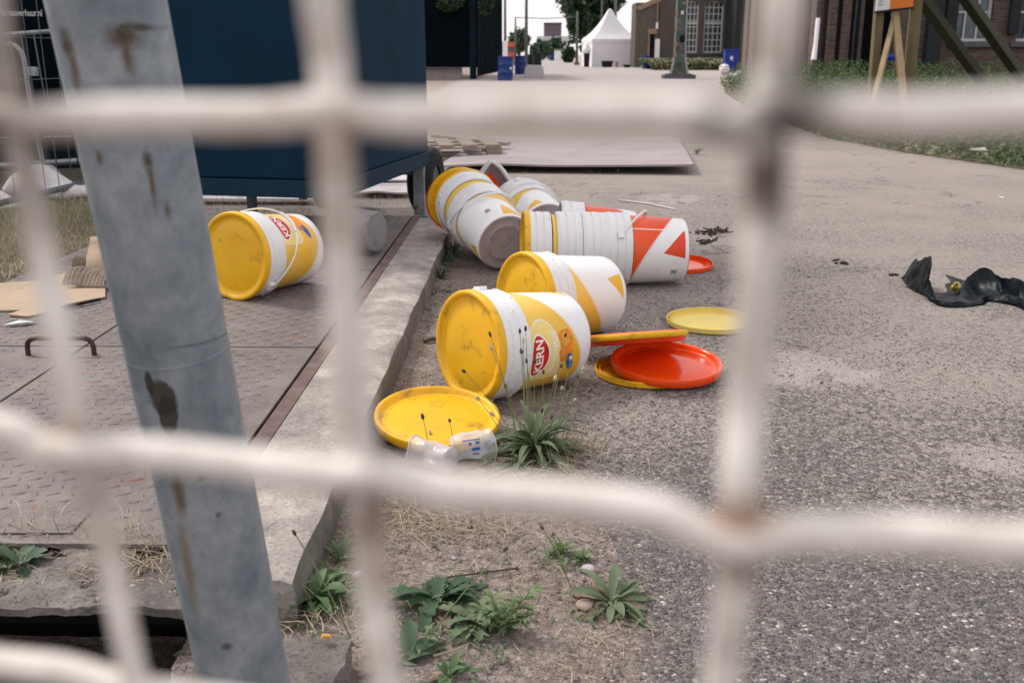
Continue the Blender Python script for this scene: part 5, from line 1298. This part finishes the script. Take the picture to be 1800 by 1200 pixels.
# poles
def spole(px, Y, top_y, r, label, arms=None, mat='polegrey', name='lamp_pole'):
    p = D(px, 96, Y); zt = D(px, top_y, Y).z; root = empty(name, (p.x, Y, 0), label, 'pole'); mb = MB(); mb.tube([(0, 0, 0), (0, 0, zt)], [r, r * .7], 10); mb.build('shaft', M[mat], root, smooth=True)
    mb = MB(); mb.lathe([(0, 0), (r * 1.8, 0), (r * 1.8, .25), (r, .3)], 10); mb.build('foot', M[mat], root, smooth=True, autos=40)
    return root, zt
spole(888, 62, -60, .09, 'leftmost grey lamp pole, with white notice, over the orange stall')
rt = bpy.data.objects['lamp_pole']; q = D(889, 86, 61.8); mb = MB(); mb.box(-.15, .15, -.13, -.1, q.z - .45, q.z + .45); mb.build('notice', M['tent'], rt)
spole(925, 70, -60, .12, 'dark lamp pole rising right of the small round tree')
r2, zt = spole(906, 95, 31, .10, 'short pole at the left end of the overhead cable')
r3, zt3 = spole(1014, 95, 20, .13, 'grey pole at the right end of the overhead cable by the dark tree')
mb = MB(); mb.tube([D(906, 31, 95), D(960, 33, 95), D(1013, 30, 95)], .035, 6); o = mb.build('overhead_cable', M['polegrey']); tag(o, 'thin overhead cable slung between two street poles', 'cable')
spole(1056, 100, -60, .10, 'thin light pole rising behind the tent roof, left of its peak'); spole(1080, 98, -60, .16, 'thicker green-grey pole behind the right side of the tent')
# tents
def tent(px0, px1, Y, eave_y, peak_y, label, rot=0.0, extras=True):
    a = D(px0, 96, Y); b = D(px1, 96, Y); w_ = (b.x - a.x) / 2; ze = D(px0, eave_y, Y).z; zp = D(px0, peak_y, Y + w_).z
    root = empty('pagoda_tent', ((a.x + b.x) / 2, Y + w_, 0), label, 'tent', rz=rot)
    mb = MB(); rows = []
    prof = [(1.0, ze), (.86, ze + (zp - ze) * .09), (.66, ze + (zp - ze) * .24), (.46, ze + (zp - ze) * .44), (.28, ze + (zp - ze) * .66), (.14, ze + (zp - ze) * .87), (.05, zp), (.0, zp + .02)]
    vs = []; n = 16
    for (s_, z) in prof:
        for k in range(n):
            t = (k % 4) / 4; sd_ = k // 4; c4 = [(-1, -1), (1, -1), (1, 1), (-1, 1)]; p0 = c4[sd_]; p1 = c4[(sd_ + 1) % 4]; sag = 1 - .06 * math.sin(math.pi * t)
            vs.append(((p0[0] + (p1[0] - p0[0]) * t) * w_ * s_ * sag, (p0[1] + (p1[1] - p0[1]) * t) * w_ * s_ * sag, z))
    mb.add(vs, [(i * n + k, i * n + (k + 1) % n, (i + 1) * n + (k + 1) % n, (i + 1) * n + k) for i in range(len(prof) - 1) for k in range(n)]); mb.build('roof', M['tent'], root, smooth=True, autos=35)
    q = w_ * .985
    mb = MB(); mb.box(-w_ * 1.0, w_ * 1.0, -w_ * 1.005, -w_ * .99, ze - .28, ze); mb.box(-w_ * 1.005, -w_ * .99, -w_ * .98, w_, ze - .28, ze); mb.box(w_ * .99, w_ * 1.005, -w_ * .98, w_, ze - .28, ze); mb.build('valance', M['tent'], root)
    dx = w_ * .70
    mb = MB(); mb.box(-q, dx, -q, -q + .02, .0, ze - .05); mb.box(dx + .26, q, -q, -q + .02, 0, ze - .05); mb.box(dx, dx + .26, -q, -q + .02, 1.65, ze - .05)
    mb.build('front_wall', M['tent'], root); mb = MB(); mb.box(dx, dx + .26, -q + .05, -q + .07, 0, 1.65); mb.build('doorway', M['black'], root)
    for s_ in (-1, 1): mb = MB(); mb.box(min(s_ * q, s_ * (q - .02)), max(s_ * q, s_ * (q - .02)), -q + .03, q, 0, ze - .05); mb.build('side_wall', M['tent'], root)
    for sx in (-1, 1):
        for sy in (-1, 1): mb = MB(); mb.tube([(sx * q * .97, sy * q * .96, 0), (sx * q * .97, sy * q * .96, ze)], .04, 8); mb.build('pole', M['galv'], root)
    return root
tent(1033, 1115, 82, 69, 16, 'white pagoda tent with peaked roof at the end of the street', R(9))
tent(1104, 1150, 96, 62, 8, 'second white peaked tent half hidden beside the first', R(0))
def binbox(name, px, yb, wd, dp, ht, mat, label, cat, lid=True):
    p = G(px, yb); root = empty(name, p, label, cat); mb = MB(); b = MB()
    vs = [(-wd * .42, -dp * .42 + .0, 0), (wd * .42, -dp * .42, 0), (wd * .42, dp * .42, 0), (-wd * .42, dp * .42, 0), (-wd / 2, -dp / 2, ht), (wd / 2, -dp / 2, ht), (wd / 2, dp / 2, ht), (-wd / 2, dp / 2, ht)]
    mb.add(vs, [(3, 2, 1, 0), (4, 5, 6, 7), (0, 1, 5, 4), (1, 2, 6, 5), (2, 3, 7, 6), (3, 0, 4, 7)]); mb.build('body', mat, root, bevel=.02)
    if lid: b.box(-wd * .54, wd * .54, -dp * .56, dp * .54, ht + .002, ht + .07); b.build('lid', mat, root, bevel=.015)
    return root
binbox('rubbish_bin', 1031, 118, .45, .45, .95, M['tyre'], 'black bin at the left front corner of the white tent', 'bin')
mb = MB(); p = G(1031, 117.2, 1.3); mb.lathe([(0, .55), (.12, .5), (.22, .3), (.34, .05), (.30, -.2), (0, -.25)], 12); mb.v = [tuple(Vector(v) + mn.noise_vector(Vector(v) * 3) * .12) for v in mb.v]; o = mb.build('white_sack', M['tent'], smooth=True); o.location = G(1030, 118) + Vector((0, 0, 1.25)); tag(o, 'white plastic sack piled on the black bin at the tent', 'sack')
binbox('black_crate', 1067, 118.6, .85, .4, .40, M['tyre'], 'low black crate against the front wall of the tent', 'crate')
binbox('yellow_box', 1084, 118.8, .22, .3, .36, M['tan'], 'small tan box beside the black crate at the tent', 'box')
binbox('tool_case', 1102, 119, .5, .3, .14, M['tyre'], 'flat dark case on the ground at the tent doorway', 'case')
wb = binbox('wheelie_bin', 1283, 125, .80, .7, 1.15, M['bin'], 'blue wheelie bin with white emblem beside the verge corner', 'bin')
mb = MB(); mb.add([(x * .13 - .02, -.375, .74 + z * .17) for x, z in [(0, 1), (.35, .35), (1, .25), (.5, -.15), (.6, -1), (0, -.5), (-.6, -.9), (-.5, -.1), (-1, .3), (-.35, .4)]], [tuple(range(10))]); mb.build('emblem', M['signwhite'], wb)
for s_ in (-1, 1): mb = MB(); mb.lathe([(0, -.03), (.11, -.03), (.11, .03), (0, .03)], 16, Matrix.Translation((s_ * .24, .3, .10)) @ Matrix.Rotation(R(90), 4, 'Y')); mb.build('wheel', M['tyre'], wb, smooth=True, autos=40)
mb = MB(); mb.lathe([(0, -.26), (.16, -.2), (.26, 0), (.2, .18), (0, .25)], 14); mb.v = [tuple(Vector(v) + mn.noise_vector(Vector(v) * 4) * .08) for v in mb.v]; o = mb.build('white_bag', M['tent'], smooth=True); o.location = G(1272, 131) + Vector((0, 0, .24)); tag(o, 'white tied bag lying before the blue wheelie bin', 'bag')
# mast
def mast():
    Y = 42; p = D(1194, 96, Y); root = empty('lattice_mast', (p.x, Y, 0), 'mottled green steel mast with stickers on a concrete foot', 'mast')
    mb = MB(); mb.box(-.62, .66, -.35, .5, 0, .16); mb.box(-.5, .5, -.28, .42, .16, .20); mb.build('concrete_foot', M['stone'], root, bevel=.02)
    mb = MB(); vs = []
    for z, h_ in ((.2, .34), (.75, .22), (5.5, .19)):
        vs += [(-h_, -h_ * .6, z), (h_, -h_ * .6, z), (h_, h_ * .6, z), (-h_, h_ * .6, z)]
    mb.add(vs, [(0, 1, 5, 4), (1, 2, 6, 5), (2, 3, 7, 6), (3, 0, 4, 7), (4, 5, 9, 8), (5, 6, 10, 9), (6, 7, 11, 10), (7, 4, 8, 11), (8, 9, 10, 11)]); mb.build('shaft', M['mast'], root)
    for sx in (-1, 1): mb = MB(); mb.bar((sx * .33, -.25, .2), (sx * .225, -.17, .8), .06, .06); mb.bar((sx * .225, -.17, .8), (sx * .18, -.14, 5.4), .05, .05); mb.build('corner_rail', M['galv'], root)
    for (z, mt, x, s_) in [(2.55, 'signwhite', .02, .07), (1.55, 'darkslat', .06, .13), (1.2, 'angle', .06, .1), (1.9, 'tan', -.2, .08), (2.5, 'tan', -.2, .08), (1.35, 'tan', -.2, .08), (.95, 'tan', -.2, .08), (2.9, 'timber_p', .05, .05)]:
        mb = MB(); mb.box(x - s_ / 2 - .02, x + s_ / 2 + .02, -.20, -.185, z - s_, z + s_); mb.build('sticker', M[mt], root)
mast()
# ------------------------------------------------------------------ brick buildings
def facade(root, x0, x1, z0, z1, Y, openings, mat, th=.35):
    """wall boxes around rectangular openings, local coordinates with y=0 front"""
    xs = sorted({x0, x1} | {v for o in openings for v in o[:2]}); mb = MB()
    for i in range(len(xs) - 1):
        a, b = xs[i], xs[i + 1]; hs = [o for o in openings if o[0] < (a + b) / 2 < o[1]]
        z = z0
        for o in sorted(hs, key=lambda q: q[2]):
            if o[2] > z: mb.box(a, b, 0, th, z, o[2])
            z = o[3]
        if z1 > z: mb.box(a, b, 0, th, z, z1)
    return mb.build('wall', mat, root)
def window(root, x0, x1, z0, z1, nxp, nzp, glass, fw=.07, y=.16, bar=.035, transom=None, sill=True, arch=False, wallmat=None):
    fr = MB(); fr.box(x0, x0 + fw, y, y + .06, z0, z1); fr.box(x1 - fw, x1, y, y + .06, z0, z1); fr.box(x0 + fw, x1 - fw, y, y + .06, z0, z0 + fw); fr.box(x0 + fw, x1 - fw, y, y + .06, z1 - fw, z1)
    if transom: fr.box(x0 + fw, x1 - fw, y - .02, y + .05, transom - fw * .8, transom + fw * .8)
    f = fr.build('window', M['frame'], root)
    g_ = MB(); g_.box(x0 + .01, x1 - .01, y + .065, y + .08, z0 + .01, z1 - .01); g_.build('pane', glass, f)
    b = MB()
    for k in range(1, nxp): xx = x0 + (x1 - x0) * k / nxp; b.box(xx - bar / 2, xx + bar / 2, y + .012, y + .05, z0 + fw, z1 - fw)
    for k in range(1, nzp): zz = z0 + (z1 - z0) * k / nzp; b.box(x0 + fw, x1 - fw, y + .016, y + .047, zz - bar / 2, zz + bar / 2)
    b.build('glazing_bars', M['frame'], f)
    if sill: s_ = MB(); s_.box(x0 - .15, x1 + .15, -.10, y - .002, z0 - .14, z0 - .003); s_.build('sill', M['stone'], root)
    if arch and wallmat:
        w_ = x1 - x0; n = 10; rise = .28 * w_ / 2
        poly = [(x0, z1), (x0, z1 - rise * 1.6)] + [(x0 + w_ * k / n, z1 - rise * 1.6 * (1 - math.sin(math.pi * k / n))) for k in range(1, n)] + [(x1, z1 - rise * 1.6), (x1, z1)]
        m2 = MB()
        top = [(x0 + w_ * k / n, z1) for k in range(n + 1)]; bot = [(x0 + w_ * k / n, z1 - rise * 1.6 * (1 - math.sin(math.pi * k / n))) for k in range(n + 1)]
        for k in range(n): m2.prism([bot[k], bot[k + 1], (top[k + 1][0], top[k + 1][1] + .001), (top[k][0], top[k][1] + .001)], .002, .155)
        m2.build('arch', wallmat, root)
def far_building():
    Y = 78; ox = D(1160, 96, Y).x; root = empty('brick_hall', (ox, Y, 0), 'dark brick hall with two arched white-barred windows behind the bank', 'building')
    X = lambda px: D(px, 96, Y).x - ox; Z = lambda py: D(1230, py, Y).z
    wins = [(X(1197), X(1225), Z(93), Z(2)), (X(1235), X(1268), Z(93), Z(2))]
    facade(root, X(1157), X(1272), 0, 9, Y, wins, M['brick_far'])
    for (a, b, c, d_) in wins: window(root, a, b, c, d_, 4, 8, M['glass'], .10, .16, .06, transom=Z(41), arch=True, wallmat=M['brick_far'])
    # projecting wing at the right, its shade painted into the dark brick
    mb = MB(); mb.box(X(1272) + .003, X(1330), -3.5, 6, 0, 9); mb.build('dark_wing', M['brick_dk'], root)
    # lower planked part at the left
    mb = MB()
    for k in range(10): a = X(1117) + (X(1156) - X(1117)) * k / 10; mb.box(a + .01, a + .165, -.02, .1, .0, Z(22) + .0 + k * .10)
    mb.build('plank_wall', M['brownplank'], root); mb = MB(); mb.box(X(1116), X(1157) - .01, .12, 3, 0, Z(5)); mb.build('gable_wall', M['brick_far'], root)
    mb = MB(); mb.bar((X(1118), -.08, Z(16)), (X(1160), -.08, Z(-4)), .12, .35); mb.build('barge_board', M['tan'], root)
    f = MB(); f.box(X(1138), X(1141), -.10, .0, 0, Z(60)); f.box(X(1137), X(1153), -.14, -.03, Z(60), Z(51)); d_ = f.build('door', M['tan'], root); q = MB(); q.box(X(1141.3), X(1149), -.06, -.03, 0, Z(60.3)); q.build('leaf', M['black'], d_)
    mb = MB(); mb.tube([(X(1152.6), -.14, Z(48)), (X(1152.6), -.14, 7)], .05, 8); mb.build('downpipe', M['tan'], root); mb = MB(); mb.tube([(X(1152.6), -.14, Z(51)), (X(1152.6), -.14, Z(40))], .10, 8); mb.build('downpipe_collar', M['tent'], root)
    mb = MB(); mb.box(X(1150.2), X(1158.5), -.2, -.12, 0, Z(69)); mb.build('white_panel', M['tent'], root)
far_building()
def mid_wing():
    Y = 44; a = D(1311, 96, Y); b = D(1440, 96, Y); root = empty('brick_wing', (a.x, Y, 0), 'brown brick wing with pale pilasters behind the right wire', 'building')
    L = b.x - a.x; mb = MB(); mb.box(0, L, 0, .7, 0, 9); mb.build('wall', M['brick'], root)
    for k in range(8): mb = MB(); x = .1 + k * .42; mb.box(x, x + .16, -.12, -.002, 0, 8.8); mb.build('pilaster', M['tan'] if k % 2 == 0 else M['brick'], root)
mid_wing()
def near_building():
    Y = 27; ox = D(1420, 96, Y).x; root = empty('brick_workshop', (ox, Y, 0), 'brown brick workshop with barred windows and dark gateway at the right', 'building')
    X = lambda px: D(px, 60, Y).x - ox; Z = lambda py: D(1650, py, Y).z
    wins = [(X(1676), X(1742), Z(73), Z(-85)), (X(1787), X(1850), Z(73), Z(-85)), (X(1900), X(1960), Z(73), Z(-85))]
    gate = (X(1503), X(1572), 0.0, 4.2)
    facade(root, X(1432), X(2300), 0, 7, Y, wins + [gate], M['brick'])
    for i, (a, b, c, d_) in enumerate(wins): window(root, a, b, c, d_, 3, 3, M['glass_c'] if i == 0 else M['glass'], .07, .15, .045)
    mb = MB(); mb.box(gate[0] - .3, gate[1] + .3, .9, 1.0, 0, 4.4); mb.box(gate[0] - .3, gate[0] - .2, .36, .9, 0, 4.4); mb.build('gateway', M['black'], root)
    for (a, b) in ((1444, 1450), (1467, 1474), (1490, 1496)): mb = MB(); mb.box(X(a), X(b), -.004, .0, 0, 6.9) if False else mb.box(X(b), X(b + 15), -.22, -.003, 0, 6.9); mb.build('pilaster', M['brick'], root)
    for (a, b) in ((1446, 1450), (1468, 1473), (1490, 1495)): mb = MB(); mb.tube([((X(a) + X(b)) / 2, -.07, 0), ((X(a) + X(b)) / 2, -.07, 6.9)], .06, 8); mb.build('downpipe', M['tyre'], root)
    mb = MB(); mb.box(X(1498), X(1503), -.3, -.003, 0, 6.8); mb.build('gate_post', M['darkslat'], root)
    mb = MB(); mb.box(X(1625), X(1650), -.25, -.003, 0, 6.8); mb.build('buttress', M['brick_dk'], root)
    mb = MB(); mb.box(X(1656), X(1676), .0 - .15, -.003, Z(60), 6.8); mb.build('shutter', M['brick_dk'], root); mb = MB(); mb.box(X(1768), X(1785), -.15, -.003, Z(60), 6.8); mb.build('shutter', M['brick_dk'], root)
near_building()
mb = MB(); mb.tube([G(1432, 100) * 0 + D(1431, 106, 25.5), D(1438, 33, 25.8)], .055, 10); mb.tube([D(1427, 106, 25.5), D(1435, 60, 25.8)], .03, 8); o = mb.build('white_pipe', M['tent'], smooth=True, autos=60); tag(o, 'white plastic pipe leaning on the workshop wall', 'pipe')
mb = MB(); mb.lathe([(.0, 0), (.18, 0), (.21, .07), (.19, .12), (0, .14)], 16); o = mb.build('blue_tub', M['bin'], smooth=True, autos=40); q = D(1564, 106, 25.6); o.location = q; tag(o, 'small blue tub seen between the timber legs', 'tub')
# timber sign frame
def signframe():
    Y = 14.5; g_ = G(1592, 214); root = empty('timber_sign', (g_.x, Y, 0), 'timber-framed sign with orange and white board and long diagonal props', 'sign'); loc = Vector((g_.x, Y, 0))
    P = lambda px, py, y_: D(px, py, y_) - loc
    def post(a, b, w_, mat, nm='post'): mb = MB(); mb.bar(a, b, w_, w_ * .9); mb.build(nm, M[mat], root, bevel=.006)
    def ext(px0, py0, px1, py1, y0, y1, w_, mat, nm):
        a = P(px0, py0, y0); b = P(px1, py1, y1); d = (b - a).normalized(); post(a - d * .0, b, w_, mat, nm)
    ext(1528, 232, 1556, -120, Y, Y, .125, 'timber', 'post')
    ext(1588, 232, 1624, -120, Y - .1, Y, .15, 'timber', 'post')
    ext(1524, 225, 1575, 22, Y - .6, Y - .02, .07, 'timber_p', 'brace')
    ext(1594, 232, 1573, 22, Y - .7, Y - .04, .085, 'timber_p', 'brace')
    ext(1724, 140, 1600, -30, Y + 2.3, Y + .1, .15, 'timber_d', 'prop')
    ext(1798, 140, 1665, -50, Y + 2.5, Y + .1, .15, 'timber_d', 'prop')
    a = P(1539, 20, Y - .12); b = P(1604, 12, Y - .12); 
    mb = MB(); t0 = P(1563, 17, Y - .12); h_ = 1.2
    mb.prism([(t0.x, t0.z), (b.x, b.z), (b.x, b.z + h_), (t0.x, t0.z + h_)], a.y - .02, a.y + .01); bd = mb.build('board', M['signorange'], root)
    mb = MB(); mb.prism([(a.x, a.z), (t0.x - .002, t0.z), (t0.x - .002, t0.z + h_), (a.x, a.z + h_)], a.y - .02, a.y + .01); bw = mb.build('white_panel', M['signwhite'], bd)
    mb = MB(); mb.prism([(a.x - .01, a.z - .03), (b.x + .01, b.z - .03), (b.x + .01, b.z - .004), (a.x - .01, a.z - .004)], a.y - .03, a.y + .02); mb.build('edging', M['tyre'], root)
    v, f = text_mesh('EYAA', .075); mb = MB(); mb.add([(a.x + .06 - y_ * 1.0, a.y - .024, a.z + .15 + x_ * .9) for x_, y_, _ in v], f); mb.build('lettering', M['ink'], bw)
signframe()
